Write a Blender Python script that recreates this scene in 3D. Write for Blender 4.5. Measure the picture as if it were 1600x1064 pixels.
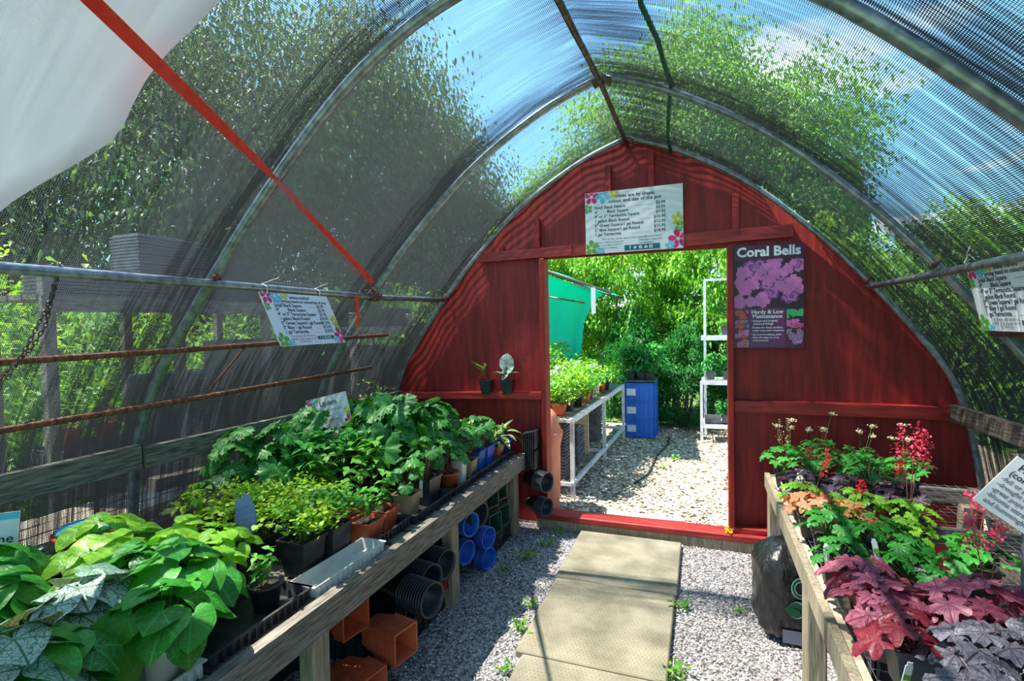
import bpy, math, random
import numpy as np
from mathutils import Matrix, Vector
random.seed(7); rng = np.random.default_rng(7)
for o in list(bpy.data.objects): bpy.data.objects.remove(o)
SC = bpy.context.scene; COL = SC.collection

# ------------------------------------------------------------------ camera, sky, sun, exposure
cam = bpy.data.cameras.new('camera'); camo = bpy.data.objects.new('camera', cam); COL.objects.link(camo)
cam.sensor_width = 36; cam.lens = 805/1600*36; cam.clip_start = .02; cam.clip_end = 300
R = Matrix(((0.939, 0.007, 0.344), (0.344, 0.037, -0.938), (-0.020, 0.999, 0.033)))
q = R.to_4x4().to_quaternion(); q.normalize()
camo.matrix_world = Matrix.Translation((0, 0, 1.6)) @ q.to_matrix().to_4x4()
SC.camera = camo
SC.view_settings.view_transform = 'Standard'; SC.view_settings.look = 'None'
SC.view_settings.gamma = 1; SC.view_settings.use_curve_mapping = False
SC.view_settings.exposure = 0.75
SC.cycles.max_bounces = 8; SC.cycles.transparent_max_bounces = 16
SC.cycles.transmission_bounces = 6; SC.cycles.diffuse_bounces = 3

SUN_DIR = Vector((.50, .11, -1.0)).normalized()
sun = bpy.data.lights.new('sun', 'SUN'); sun.energy = 11; sun.angle = .009; sun.color = (1, .95, .86)
suno = bpy.data.objects.new('sun', sun); COL.objects.link(suno)
suno.rotation_euler = SUN_DIR.to_track_quat('-Z', 'Y').to_euler(); suno.location = (-5, -1, 12)

W = bpy.data.worlds.new('sky'); SC.world = W; W.use_nodes = True
nt = W.node_tree; N = nt.nodes; L = nt.links; N.clear()
wo = N.new('ShaderNodeOutputWorld'); bg = N.new('ShaderNodeBackground')
sky = N.new('ShaderNodeTexSky'); sky.sky_type = 'NISHITA'; sky.sun_disc = False
sky.sun_elevation = math.radians(63); sky.sun_rotation = math.radians(282); sky.air_density = 1.3; sky.ozone_density = 2.5
tc = N.new('ShaderNodeTexCoord'); sep = N.new('ShaderNodeSeparateXYZ'); L.new(tc.outputs['Generated'], sep.inputs[0])
zz = N.new('ShaderNodeMath'); zz.operation = 'MAXIMUM'; zz.inputs[1].default_value = .08; L.new(sep.outputs['Z'], zz.inputs[0])
dv = N.new('ShaderNodeVectorMath'); dv.operation = 'DIVIDE'; L.new(tc.outputs['Generated'], dv.inputs[0])
cb = N.new('ShaderNodeCombineXYZ'); cb.inputs[2].default_value = 1
L.new(zz.outputs[0], cb.inputs[0]); L.new(zz.outputs[0], cb.inputs[1]); L.new(cb.outputs[0], dv.inputs[1])
mp = N.new('ShaderNodeMapping'); mp.inputs['Location'].default_value = (3.1, 1.7, 0); mp.inputs['Scale'].default_value = (.62, .5, 0)
L.new(dv.outputs[0], mp.inputs[0])
cn = N.new('ShaderNodeTexNoise'); cn.inputs['Scale'].default_value = 1.1; cn.inputs['Detail'].default_value = 9; cn.inputs['Roughness'].default_value = .56
L.new(mp.outputs[0], cn.inputs['Vector'])
cr = N.new('ShaderNodeValToRGB'); cr.color_ramp.elements[0].position = .52; cr.color_ramp.elements[1].position = .72
fac = cn.outputs['Fac']
for (cx_, cy_, rr_, am_) in ((-.66, 1.72, .55, .24), (.80, 2.98, .50, .24), (.45, 2.78, .35, .14), (1.32, 3.8, .45, .20), (-1.64, 1.28, .7, .22), (.22, 2.0, .6, -.14), (2.3, 5.4, 1.2, .05)):
    ds = N.new('ShaderNodeVectorMath'); ds.operation = 'DISTANCE'; L.new(dv.outputs[0], ds.inputs[0]); ds.inputs[1].default_value = (cx_, cy_, 1)
    mr = N.new('ShaderNodeMapRange'); mr.interpolation_type = 'SMOOTHSTEP'; L.new(ds.outputs['Value'], mr.inputs[0]); mr.inputs[1].default_value = 0; mr.inputs[2].default_value = rr_; mr.inputs[3].default_value = am_; mr.inputs[4].default_value = 0
    aa = N.new('ShaderNodeMath'); aa.operation = 'ADD'; L.new(fac, aa.inputs[0]); L.new(mr.outputs[0], aa.inputs[1]); fac = aa.outputs[0]
L.new(fac, cr.inputs[0])
skm = N.new('ShaderNodeVectorMath'); skm.operation = 'MULTIPLY'; skm.inputs[1].default_value = (.125, .215, .245); L.new(sky.outputs[0], skm.inputs[0])
mx = N.new('ShaderNodeMix'); mx.data_type = 'RGBA'; L.new(cr.outputs[0], mx.inputs[0]); L.new(skm.outputs[0], mx.inputs[6]); mx.inputs[7].default_value = (1.9, 1.95, 2.05, 1)
L.new(mx.outputs[2], bg.inputs[0]); bg.inputs[1].default_value = 1.0; L.new(bg.outputs[0], wo.inputs[0])

# ------------------------------------------------------------------ materials
MATS = {}
def base_mat(name):
    m = bpy.data.materials.new(name); m.use_nodes = True; MATS[name] = m
    n = m.node_tree.nodes; b = n['Principled BSDF']; return m, m.node_tree, n, m.node_tree.links, b
def mat(name, c1, c2=None, scale=8, rough=.6, bump=0, metal=0, stretch=(1, 1, 1), detail=6, lo=.35, hi=.65, spec=.5, coat=0):
    m, t, n, l, b = base_mat(name)
    b.inputs['Roughness'].default_value = rough; b.inputs['Metallic'].default_value = metal
    b.inputs['Specular IOR Level'].default_value = spec
    if coat: b.inputs['Coat Weight'].default_value = coat
    if c2 is None and not bump:
        b.inputs['Base Color'].default_value = (*c1, 1); return m
    c2 = c2 or c1
    tx = n.new('ShaderNodeTexCoord'); mp = n.new('ShaderNodeMapping'); mp.inputs['Scale'].default_value = stretch
    l.new(tx.outputs['Object'], mp.inputs[0])
    ns = n.new('ShaderNodeTexNoise'); ns.inputs['Scale'].default_value = scale; ns.inputs['Detail'].default_value = detail; l.new(mp.outputs[0], ns.inputs['Vector'])
    rp = n.new('ShaderNodeValToRGB'); rp.color_ramp.elements[0].position = lo; rp.color_ramp.elements[1].position = hi
    rp.color_ramp.elements[0].color = (*c1, 1); rp.color_ramp.elements[1].color = (*c2, 1)
    l.new(ns.outputs['Fac'], rp.inputs[0]); l.new(rp.outputs[0], b.inputs['Base Color'])
    if bump:
        bp = n.new('ShaderNodeBump'); bp.inputs['Strength'].default_value = bump; bp.inputs['Distance'].default_value = .01
        l.new(ns.outputs['Fac'], bp.inputs['Height']); l.new(bp.outputs[0], b.inputs['Normal'])
    return m
def rnd_mat(name, cols, rough=.7, transl=0.0, spec=.4):
    """colour picked by the per-piece random attribute"""
    m, t, n, l, b = base_mat(name)
    a = n.new('ShaderNodeAttribute'); a.attribute_name = 'rnd'
    rp = n.new('ShaderNodeValToRGB'); e = rp.color_ramp.elements
    while len(e) < len(cols): e.new(.5)
    for i, c in enumerate(cols): e[i].position = i/(len(cols)-1); e[i].color = (*c, 1)
    l.new(a.outputs['Fac'], rp.inputs[0]); l.new(rp.outputs[0], b.inputs['Base Color'])
    b.inputs['Roughness'].default_value = rough; b.inputs['Specular IOR Level'].default_value = spec
    if transl:
        tr = n.new('ShaderNodeBsdfTranslucent'); mi = n.new('ShaderNodeMixShader'); mi.inputs[0].default_value = transl
        mu = n.new('ShaderNodeMix'); mu.data_type = 'RGBA'; mu.blend_type = 'MULTIPLY'; mu.inputs[0].default_value = 1
        l.new(rp.outputs[0], mu.inputs[6]); mu.inputs[7].default_value = (1.5, 1.35, .5, 1); l.new(mu.outputs[2], tr.inputs[0])
        l.new(b.outputs[0], mi.inputs[1]); l.new(tr.outputs[0], mi.inputs[2]); l.new(mi.outputs[0], n['Material Output'].inputs[0])
    return m
def leaf_mat(name, cols, vein=None, vein_w=.05, vscale=4.5, margin=None, rough=.42, transl=.3, invert=False, tcol=(1.5, 1.35, .5)):
    m, t, n, l, b = base_mat(name)
    a = n.new('ShaderNodeAttribute'); a.attribute_name = 'rnd'
    rp = n.new('ShaderNodeValToRGB'); e = rp.color_ramp.elements
    while len(e) < len(cols): e.new(.5)
    for i, c in enumerate(cols): e[i].position = i/(len(cols)-1); e[i].color = (*c, 1)
    l.new(a.outputs['Fac'], rp.inputs[0]); col = rp.outputs[0]
    u = n.new('ShaderNodeAttribute'); u.attribute_name = 'luv'
    h = None
    if vein:
        off = n.new('ShaderNodeVectorMath'); off.operation = 'MULTIPLY_ADD'; l.new(a.outputs['Fac'], off.inputs[0]); off.inputs[1].default_value = (0, 0, 37); l.new(u.outputs['Vector'], off.inputs[2])
        dn = n.new('ShaderNodeTexNoise'); dn.inputs['Scale'].default_value = 5; l.new(off.outputs[0], dn.inputs['Vector'])
        ad = n.new('ShaderNodeVectorMath'); ad.operation = 'MULTIPLY_ADD'; l.new(dn.outputs['Color'], ad.inputs[0]); ad.inputs[1].default_value = (.25, .25, 0); l.new(off.outputs[0], ad.inputs[2]); off = ad
        vo = n.new('ShaderNodeTexVoronoi'); vo.feature = 'DISTANCE_TO_EDGE'; vo.inputs['Scale'].default_value = vscale; l.new(off.outputs[0], vo.inputs['Vector'])
        r2 = n.new('ShaderNodeValToRGB'); r2.color_ramp.elements[0].position = vein_w*.4; r2.color_ramp.elements[1].position = vein_w*2
        r2.color_ramp.elements[0].color = (1, 1, 1, 1); r2.color_ramp.elements[1].color = (0, 0, 0, 1); l.new(vo.outputs['Distance'], r2.inputs[0])
        mi = n.new('ShaderNodeMix'); mi.data_type = 'RGBA'; l.new(r2.outputs[0], mi.inputs[0]); l.new(col, mi.inputs[6]); mi.inputs[7].default_value = (*vein, 1); col = mi.outputs[2]
        h = vo.outputs['Distance']
        # main veins fan out from the leaf stalk
        sx_ = n.new('ShaderNodeSeparateXYZ'); l.new(u.outputs['Vector'], sx_.inputs[0])
        def mm(op, a_, b_=None):
            k = n.new('ShaderNodeMath'); k.operation = op
            for i, v in enumerate((a_, b_)):
                if v is None: continue
                if isinstance(v, (int, float)): k.inputs[i].default_value = v
                else: l.new(v, k.inputs[i])
            return k.outputs[0]
        ang = mm('ARCTAN2', sx_.outputs['X'], sx_.outputs['Y']); rad = mm('MULTIPLY', mm('ABSOLUTE', mm('SINE', mm('MULTIPLY', ang, 3.5))), mm('ADD', sx_.outputs['Z'], .05))
        r4 = n.new('ShaderNodeValToRGB'); r4.color_ramp.elements[0].position = .05; r4.color_ramp.elements[1].position = .16; r4.color_ramp.elements[0].color = (1, 1, 1, 1); r4.color_ramp.elements[1].color = (0, 0, 0, 1); l.new(rad, r4.inputs[0])
        mj = n.new('ShaderNodeMix'); mj.data_type = 'RGBA'; l.new(r4.outputs[0], mj.inputs[0]); l.new(col, mj.inputs[6]); mj.inputs[7].default_value = (*vein, 1); col = mj.outputs[2]
    if margin:
        sp = n.new('ShaderNodeSeparateXYZ'); l.new(u.outputs['Vector'], sp.inputs[0])
        r3 = n.new('ShaderNodeValToRGB'); r3.color_ramp.elements[0].position = .55; r3.color_ramp.elements[1].position = .75; l.new(sp.outputs['Z'], r3.inputs[0])
        mi = n.new('ShaderNodeMix'); mi.data_type = 'RGBA'; l.new(r3.outputs[0], mi.inputs[0]); l.new(col, mi.inputs[6]); mi.inputs[7].default_value = (*margin, 1); col = mi.outputs[2]
    l.new(col, b.inputs['Base Color']); b.inputs['Roughness'].default_value = rough; b.inputs['Specular IOR Level'].default_value = .45
    ns = n.new('ShaderNodeTexNoise'); ns.inputs['Scale'].default_value = 9; l.new(u.outputs['Vector'], ns.inputs['Vector'])
    bp = n.new('ShaderNodeBump'); bp.inputs['Strength'].default_value = .35; bp.inputs['Distance'].default_value = .004
    l.new(h if h else ns.outputs['Fac'], bp.inputs['Height']); l.new(bp.outputs[0], b.inputs['Normal'])
    tr = n.new('ShaderNodeBsdfTranslucent'); ms = n.new('ShaderNodeMixShader'); ms.inputs[0].default_value = transl
    mu = n.new('ShaderNodeMix'); mu.data_type = 'RGBA'; mu.blend_type = 'MULTIPLY'; mu.inputs[0].default_value = 1
    l.new(col, mu.inputs[6]); mu.inputs[7].default_value = (*tcol, 1); l.new(mu.outputs[2], tr.inputs[0])
    l.new(b.outputs[0], ms.inputs[1]); l.new(tr.outputs[0], ms.inputs[2]); l.new(ms.outputs[0], n['Material Output'].inputs[0])
    return m

mat('red_paint', (.20, .006, .006), (.36, .016, .012), 5, .55, .25, stretch=(6, 6, .7))
mat('red_board', (.24, .010, .010), (.44, .035, .028), 6, .5, .25, stretch=(.8, 6, 6))
mat('grey_wood', (.06, .05, .038), (.30, .27, .22), 9, .8, .7, stretch=(14, 1.2, 14), lo=.3, hi=.7)
mat('grey_wood_x', (.08, .07, .055), (.30, .27, .22), 9, .8, .7, stretch=(1.2, 14, 14), lo=.3, hi=.7)
mat('post_wood', (.17, .14, .09), (.38, .33, .23), 9, .8, .5, stretch=(12, 12, 1), lo=.3, hi=.7)
mat('dark_wood', (.05, .04, .03), (.16, .13, .10), 8, .85, .6, stretch=(12, 1, 12))
mat('pale_wood', (.45, .36, .24), (.65, .55, .40), 8, .8, .4, stretch=(1, 10, 10))
mat('galvanised', (.16, .18, .21), (.32, .36, .40), 30, .36, .05, metal=.6)
mat('dark_steel', (.06, .05, .05), (.20, .14, .10), 30, .5, .1, metal=.5)
mat('rust', (.10, .028, .014), (.24, .085, .045), 40, .8, .5, stretch=(1, 1, 1))
mat('rebar_rib', (.10, .028, .014), (.24, .085, .045), 60, .8, .9, stretch=(.3, 1, .3))
mat('white_metal', (.55, .58, .60), (.75, .78, .80), 12, .45, .05, metal=.2)
mat('black_plastic', (.016, .017, .020), (.042, .045, .052), 20, .38, .05)
mat('black_tray', (.016, .016, .02), (.05, .05, .055), 12, .45, .1)
mat('grey_tray', (.07, .075, .085), (.14, .145, .16), 12, .5, .1)
mat('white_plastic', (.60, .59, .54), (.76, .75, .70), 10, .45, .05)
mat('terracotta_plastic', (.42, .075, .028), (.60, .13, .05), 10, .45, .05)
mat('barrel', (.62, .17, .09), (.72, .23, .13), 6, .5, .05)
mat('maroon_plastic', (.13, .025, .022), (.20, .045, .04), 9, .5, .05)
mat('blue_plastic', (.012, .08, .42), (.02, .13, .58), 8, .35, .04)
mat('crate_blue', (.012, .11, .50), (.02, .17, .66), 4, .45, .04)
mat('green_plastic', (.01, .05, .035), (.02, .09, .06), 8, .4, .04)
mat('tan_plastic', (.34, .22, .12), (.46, .31, .18), 8, .5, .04)
mat('orange_red', (.55, .06, .02), (.65, .09, .03), 8, .5, .04)
mat('soil', (.012, .008, .005), (.05, .035, .022), 60, .95, .8)
mat('concrete', (.17, .155, .10), (.30, .27, .19), 5, .85, .3, detail=10)
mat('board_white', (.55, .55, .54), (.78, .77, .75), 5, .7, .2, stretch=(1, 4, 4))
mat('stem_green', (.08, .20, .04), (.18, .30, .07), 20, .6)
mat('stem_red', (.22, .05, .05), (.30, .12, .06), 20, .6)
mat('bark', (.09, .075, .055), (.22, .19, .15), 12, .95, .8, stretch=(4, 4, .8))
mat('pale_bark', (.35, .34, .32), (.62, .6, .57), 8, .9, .5, stretch=(3, 3, 1))
mat('sign_white', (.78, .80, .84), rough=.35)
mat('sign_blue', (.16, .22, .48), rough=.5)
mat('ink', (.02, .025, .05), rough=.6); mat('ink_grey', (.16, .18, .24), rough=.6)
mat('teal_ink', (.005, .13, .17), rough=.5); mat('pink', (.72, .01, .16), rough=.5); mat('sky_ink', (.12, .55, .72), rough=.5)
mat('yellow_ink', (.62, .55, .03), rough=.5); mat('green_ink', (.13, .42, .02), rough=.5); mat('white_ink', (.85, .85, .88), rough=.5)
mat('poster', (.06, .006, .05), (.10, .012, .08), 4, .3)
mat('poster_panel', (.15, .012, .13), (.20, .02, .17), 4, .3)
for nm, c in dict(p_mauve=(.58, .20, .50), p_violet=(.32, .06, .28), p_pink=(.85, .16, .48), p_dark=(.05, .01, .04), p_orange=(.55, .18, .07), p_green=(.05, .5, .16), p_red=(.6, .02, .06), p_grey=(.35, .28, .42)).items(): mat(nm, c, rough=.4)
mat('strap_red', (.80, .02, .010), (.95, .04, .015), 30, .5, stretch=(1, 1, 1))
mat('black_net', (.01, .012, .012), (.03, .04, .035), 40, .8)
mat('green_cord', (.004, .05, .03), (.01, .12, .07), 60, .8, .3)
mat('zip_white', (.8, .8, .8)); mat('bag_black', (.010, .010, .011), (.022, .022, .024), 14, .28, .9, stretch=(3, 3, 1))
mat('bag_green', (.005, .10, .04)); mat('bag_line', (.45, .75, .65)); mat('bag_grey', (.16, .18, .25), rough=.35)
mat('paper', (.62, .64, .66)); mat('rope', (.35, .33, .3)); mat('shadow_line', (.02, .02, .02), rough=.5)
rnd_mat('gravel', [(.09, .085, .09), (.22, .21, .215), (.38, .36, .36), (.60, .57, .56), (.34, .27, .23), (.74, .72, .71)], .8)
rnd_mat('chips', [(.24, .19, .13), (.46, .38, .27), (.66, .58, .44), (.35, .28, .19), (.78, .71, .57)], .85)
rnd_mat('petal_red', [(.75, .02, .03), (.9, .05, .10)], .5, .3)
rnd_mat('petal_pink', [(.8, .03, .12), (.9, .12, .25), (.7, .05, .10)], .5, .3)
rnd_mat('petal_white', [(.55, .62, .42), (.75, .75, .62), (.65, .5, .42)], .5, .3)
rnd_mat('petal_yellow', [(.9, .75, .03), (.8, .6, .02)], .5, .3)
rnd_mat('petal_lilac', [(.45, .38, .7), (.6, .5, .75)], .5, .3)
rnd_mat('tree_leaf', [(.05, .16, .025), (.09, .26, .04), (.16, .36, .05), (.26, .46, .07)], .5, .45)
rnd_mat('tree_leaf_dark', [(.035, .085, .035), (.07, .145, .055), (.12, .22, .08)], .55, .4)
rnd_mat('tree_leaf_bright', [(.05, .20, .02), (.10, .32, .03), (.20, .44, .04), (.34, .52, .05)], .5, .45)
rnd_mat('cedar_leaf', [(.012, .11, .02), (.02, .18, .035), (.05, .26, .04)], .5, .3)
rnd_mat('grass', [(.05, .20, .02), (.12, .34, .03), (.25, .42, .05)], .6, .4)
# leaves
leaf_mat('L_silver', [(.34, .44, .40), (.46, .56, .52), (.20, .36, .26)], vein=(.012, .12, .03), vein_w=.045, vscale=7, rough=.5, transl=.12)
leaf_mat('L_heart', [(.018, .15, .010), (.035, .24, .014), (.06, .32, .018)], vein=(.05, .34, .06), vein_w=.02, vscale=4, transl=.3)
leaf_mat('L_lime', [(.10, .34, .02), (.18, .46, .025), (.26, .55, .04)], vein=(.30, .60, .06), vein_w=.02, vscale=4, transl=.4)  # lime heuchera's own colour; on heart leaves it paints in sunlight
leaf_mat('L_lig', [(.018, .12, .014), (.035, .20, .018), (.07, .29, .024)], vein=(.06, .30, .08), vein_w=.03, vscale=6, transl=.28)
leaf_mat('L_bright', [(.05, .26, .025), (.09, .36, .03), (.16, .42, .05)], transl=.35)
leaf_mat('L_cory', [(.10, .36, .02), (.25, .50, .03), (.42, .56, .04)], transl=.4)
leaf_mat('L_hosta', [(.04, .20, .04), (.07, .26, .06)], margin=(.60, .66, .42), transl=.25)
leaf_mat('L_geran', [(.014, .14, .012), (.03, .23, .018), (.06, .32, .025)], vein=(.05, .3, .07), vein_w=.03, transl=.28)
leaf_mat('L_purple', [(.055, .030, .055), (.11, .075, .12), (.18, .14, .20)], vein=(.035, .01, .025), vein_w=.035, vscale=5, transl=.12, tcol=(2.5, .5, .6), rough=.38)
leaf_mat('L_plum', [(.26, .045, .085), (.36, .09, .15), (.44, .15, .21)], vein=(.16, .02, .04), vein_w=.03, vscale=5, transl=.15, tcol=(1.6, .4, .5))
leaf_mat('L_crimson', [(.07, .004, .012), (.16, .008, .02)], vein=(.2, .02, .03), transl=.15, tcol=(1.5, .3, .3))
leaf_mat('L_amber', [(.42, .20, .07), (.56, .26, .12), (.50, .34, .08), (.60, .22, .14)], vein=(.50, .14, .08), vein_w=.03, transl=.3, tcol=(1.4, .8, .4))
leaf_mat('L_slate', [(.13, .14, .16), (.20, .20, .23), (.10, .09, .12)], vein=(.04, .03, .045), vein_w=.04, vscale=5, transl=.1, tcol=(2, .6, .6))

def plastic_sheet(name, c, tw, rough=.5, alpha=1):
    m, t, n, l, b = base_mat(name)
    tx = n.new('ShaderNodeTexCoord'); ns = n.new('ShaderNodeTexNoise'); ns.inputs['Scale'].default_value = 1.6; ns.inputs['Detail'].default_value = 5; l.new(tx.outputs['Object'], ns.inputs['Vector'])
    rp = n.new('ShaderNodeValToRGB'); rp.color_ramp.elements[0].color = (c[0]*.82, c[1]*.84, c[2]*.86, 1); rp.color_ramp.elements[1].color = (*c, 1); l.new(ns.outputs[0], rp.inputs[0])
    l.new(rp.outputs[0], b.inputs['Base Color']); b.inputs['Roughness'].default_value = rough
    tr = n.new('ShaderNodeBsdfTranslucent'); l.new(rp.outputs[0], tr.inputs[0])
    ms = n.new('ShaderNodeMixShader'); ms.inputs[0].default_value = tw; l.new(b.outputs[0], ms.inputs[1]); l.new(tr.outputs[0], ms.inputs[2])
    l.new(ms.outputs[0], n['Material Output'].inputs[0])
    bp = n.new('ShaderNodeBump'); bp.inputs['Strength'].default_value = .5; bp.inputs['Distance'].default_value = .03; l.new(ns.outputs[0], bp.inputs['Height']); l.new(bp.outputs[0], b.inputs['Normal'])
plastic_sheet('white_sheet', (.70, .74, .78), .36)
plastic_sheet('teal_sheet', (.02, .88, .72), .6)

def cloth_mat():
    """knitted shade cloth: real see-through gaps between dark threads, folds bunch the threads together"""
    m, t, n, l, b = base_mat('shade_cloth')
    u = n.new('ShaderNodeAttribute'); u.attribute_name = 'luv'      # x along the arch (m), y along the tunnel (m)
    sp = n.new('ShaderNodeSeparateXYZ'); l.new(u.outputs['Vector'], sp.inputs[0])
    def M(op, a, bb=None, c=None):
        k = n.new('ShaderNodeMath'); k.operation = op
        for i, v in enumerate((a, bb, c)):
            if v is None: continue
            if isinstance(v, (int, float)): k.inputs[i].default_value = v
            else: l.new(v, k.inputs[i])
        return k.outputs[0]
    def noise(sc, stretch, det=4, rot=0):
        mp = n.new('ShaderNodeMapping'); mp.inputs['Scale'].default_value = stretch; mp.inputs['Rotation'].default_value = (0, 0, rot); l.new(u.outputs['Vector'], mp.inputs[0])
        k = n.new('ShaderNodeTexNoise'); k.inputs['Scale'].default_value = sc; k.inputs['Detail'].default_value = det; l.new(mp.outputs[0], k.inputs['Vector']); return k.outputs['Fac']
    warp = noise(1.5, (1, 1, 1), 2)
    big = noise(1.1, (.5, 1.2, 1), 2)                       # where the cloth bunches
    streak = noise(1, (1.6, 95, 1), 4, .06); streak2 = noise(1, (2.6, 20, 1), 4, -.25)
    # threads
    gx = M('ABSOLUTE', M('SINE', M('MULTIPLY', M('ADD', sp.outputs['X'], M('MULTIPLY', warp, .02)), math.pi/.0070)))
    gy = M('ABSOLUTE', M('SINE', M('MULTIPLY', M('ADD', sp.outputs['Y'], M('MULTIPLY', warp, .03)), math.pi/.0060)))
    th = M('MAXIMUM', gx, gy)
    # z component of luv: local bunching amount 0..1 (near the hoops and the foot of the walls)
    den = M('ADD', M('MULTIPLY', sp.outputs['Z'], .30), M('MULTIPLY', M('SUBTRACT', big, .5), .3))
    st = M('MULTIPLY', M('MULTIPLY', M('SUBTRACT', M('MULTIPLY', M('ADD', streak, streak2), .5), .44), 3.6), M('ADD', .06, sp.outputs['Z']))
    thr = M('SUBTRACT', .945, M('ADD', den, M('MAXIMUM', st, -.12)))
    a = n.new('ShaderNodeMapRange'); a.interpolation_type = 'SMOOTHSTEP'
    l.new(th, a.inputs[0]); l.new(M('SUBTRACT', thr, .06), a.inputs[1]); l.new(M('ADD', thr, .06), a.inputs[2]); a.inputs[3].default_value = 0; a.inputs[4].default_value = 1
    b.inputs['Base Color'].default_value = (.07, .076, .095, 1); b.inputs['Roughness'].default_value = .6; b.inputs['Specular IOR Level'].default_value = .15
    # single threads let light through, bunched cloth is several layers thick and does not
    tn = n.new('ShaderNodeBsdfTranslucent'); cc = n.new('ShaderNodeCombineColor'); k0 = M('MAXIMUM', M('SUBTRACT', .058, M('MULTIPLY', M('ADD', den, M('MAXIMUM', st, 0)), .16)), .010)
    l.new(M('MULTIPLY', k0, .84), cc.inputs[0]); l.new(M('MULTIPLY', k0, .90), cc.inputs[1]); l.new(k0, cc.inputs[2]); l.new(cc.outputs[0], tn.inputs[0])
    cl = n.new('ShaderNodeMixShader'); cl.inputs[0].default_value = .45; l.new(b.outputs[0], cl.inputs[1]); l.new(tn.outputs[0], cl.inputs[2])
    tr = n.new('ShaderNodeBsdfTransparent'); ms = n.new('ShaderNodeMixShader')
    l.new(a.outputs[0], ms.inputs[0]); l.new(tr.outputs[0], ms.inputs[1]); l.new(cl.outputs[0], ms.inputs[2]); l.new(ms.outputs[0], n['Material Output'].inputs[0])
cloth_mat()

def ground_mat(name, cols, scale, big=None):
    m, t, n, l, b = base_mat(name)
    tx = n.new('ShaderNodeTexCoord'); vo = n.new('ShaderNodeTexVoronoi'); vo.inputs['Scale'].default_value = scale; l.new(tx.outputs['Object'], vo.inputs['Vector'])
    sp = n.new('ShaderNodeSeparateColor'); l.new(vo.outputs['Color'], sp.inputs[0])
    rp = n.new('ShaderNodeValToRGB'); e = rp.color_ramp.elements
    while len(e) < len(cols): e.new(.5)
    for i, c in enumerate(cols): e[i].position = i/(len(cols)-1); e[i].color = (*c, 1)
    l.new(sp.outputs[0], rp.inputs[0]); l.new(rp.outputs[0], b.inputs['Base Color']); b.inputs['Roughness'].default_value = .9
    bp = n.new('ShaderNodeBump'); bp.inputs['Strength'].default_value = 1; bp.inputs['Distance'].default_value = .01; bp.invert = True; l.new(vo.outputs['Distance'], bp.inputs['Height']); l.new(bp.outputs[0], b.inputs['Normal'])
ground_mat('gravel_ground', [(.05, .045, .045), (.22, .21, .21), (.45, .43, .42), (.12, .11, .11)], 70)
ground_mat('chip_ground', [(.10, .07, .045), (.30, .24, .17), (.50, .43, .32)], 45)
ground_mat('grass_ground', [(.03, .09, .015), (.07, .17, .02), (.13, .24, .03), (.10, .09, .04)], 22)

# ------------------------------------------------------------------ mesh tools
class MB:
    def __init__(s): s.V = []; s.F = []; s.n = 0; s.uv = []; s.r = []; s.mi = []; s.sm = []
    def add(s, V, Fs, luv=None, rnd=0.5, mi=0, smooth=False):
        V = np.asarray(V, float).reshape(-1, 3)
        if isinstance(Fs, np.ndarray): Fs = [Fs]
        for F in Fs:
            F = np.asarray(F); s.F.append(F+s.n); s.mi.append(np.full(len(F), mi)); s.sm.append(np.full(len(F), smooth))
        s.V.append(V); s.n += len(V)
        s.uv.append(np.zeros((len(V), 3)) if luv is None else np.asarray(luv, float).reshape(-1, 3))
        s.r.append(np.full(len(V), rnd) if np.isscalar(rnd) else np.asarray(rnd, float))
        return s
    def xform(s, M):
        M = np.array(M)
        s.V = [v @ M[:3, :3].T + M[:3, 3] for v in s.V]; return s
    def merge(s, o, M=None, mi=None):
        if not o.V: return s
        V = np.concatenate(o.V)
        if M is not None: M = np.array(M); V = V @ M[:3, :3].T + M[:3, 3]
        for F, k, sm in zip(o.F, o.mi, o.sm): s.F.append(F+s.n); s.mi.append(k if mi is None else np.full(len(F), mi)); s.sm.append(sm)
        s.V.append(V); s.uv.append(np.concatenate(o.uv)); s.r.append(np.concatenate(o.r)); s.n += len(V); return s
    def mesh(s, name, mats):
        me = bpy.data.meshes.new(name)
        V = np.concatenate(s.V) if s.V else np.zeros((0, 3)); me.vertices.add(len(V)); me.vertices.foreach_set('co', V.ravel())
        loops = np.concatenate([F.ravel() for F in s.F]); cnt = np.concatenate([np.full(len(F), F.shape[1]) for F in s.F])
        me.loops.add(len(loops)); me.loops.foreach_set('vertex_index', loops.astype(np.int32))
        me.polygons.add(len(cnt)); me.polygons.foreach_set('loop_start', np.concatenate([[0], np.cumsum(cnt)[:-1]]).astype(np.int32))
        me.polygons.foreach_set('loop_total', cnt.astype(np.int32))
        me.polygons.foreach_set('material_index', np.concatenate(s.mi).astype(np.int32))
        me.polygons.foreach_set('use_smooth', np.concatenate(s.sm))
        a = me.attributes.new('luv', 'FLOAT_VECTOR', 'POINT'); a.data.foreach_set('vector', np.concatenate(s.uv).ravel())
        a = me.attributes.new('rnd', 'FLOAT', 'POINT'); a.data.foreach_set('value', np.concatenate(s.r))
        for m in ([mats] if isinstance(mats, str) else mats): me.materials.append(MATS[m])
        me.update(); me.validate(); return me
    def obj(s, name, mats, parent=None, loc=(0, 0, 0), label=None):
        o = bpy.data.objects.new(name, s.mesh(name, mats)); COL.objects.link(o); o.location = loc
        if parent: o.parent = parent
        if label: o['label'] = label
        return o
def tag(o, label, cat, group=None, kind=None):
    o['label'] = label; o['category'] = cat
    if group: o['group'] = group
    if kind: o['kind'] = kind
    return o
def thing(name, label, cat, loc=(0, 0, 0), rz=0, group=None):
    o = bpy.data.objects.new(name, None); COL.objects.link(o); o.location = loc; o.rotation_euler = (0, 0, rz); o.empty_display_size = .05
    return tag(o, label, cat, group)
def struct(o): o['kind'] = 'structure'; return o
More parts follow.
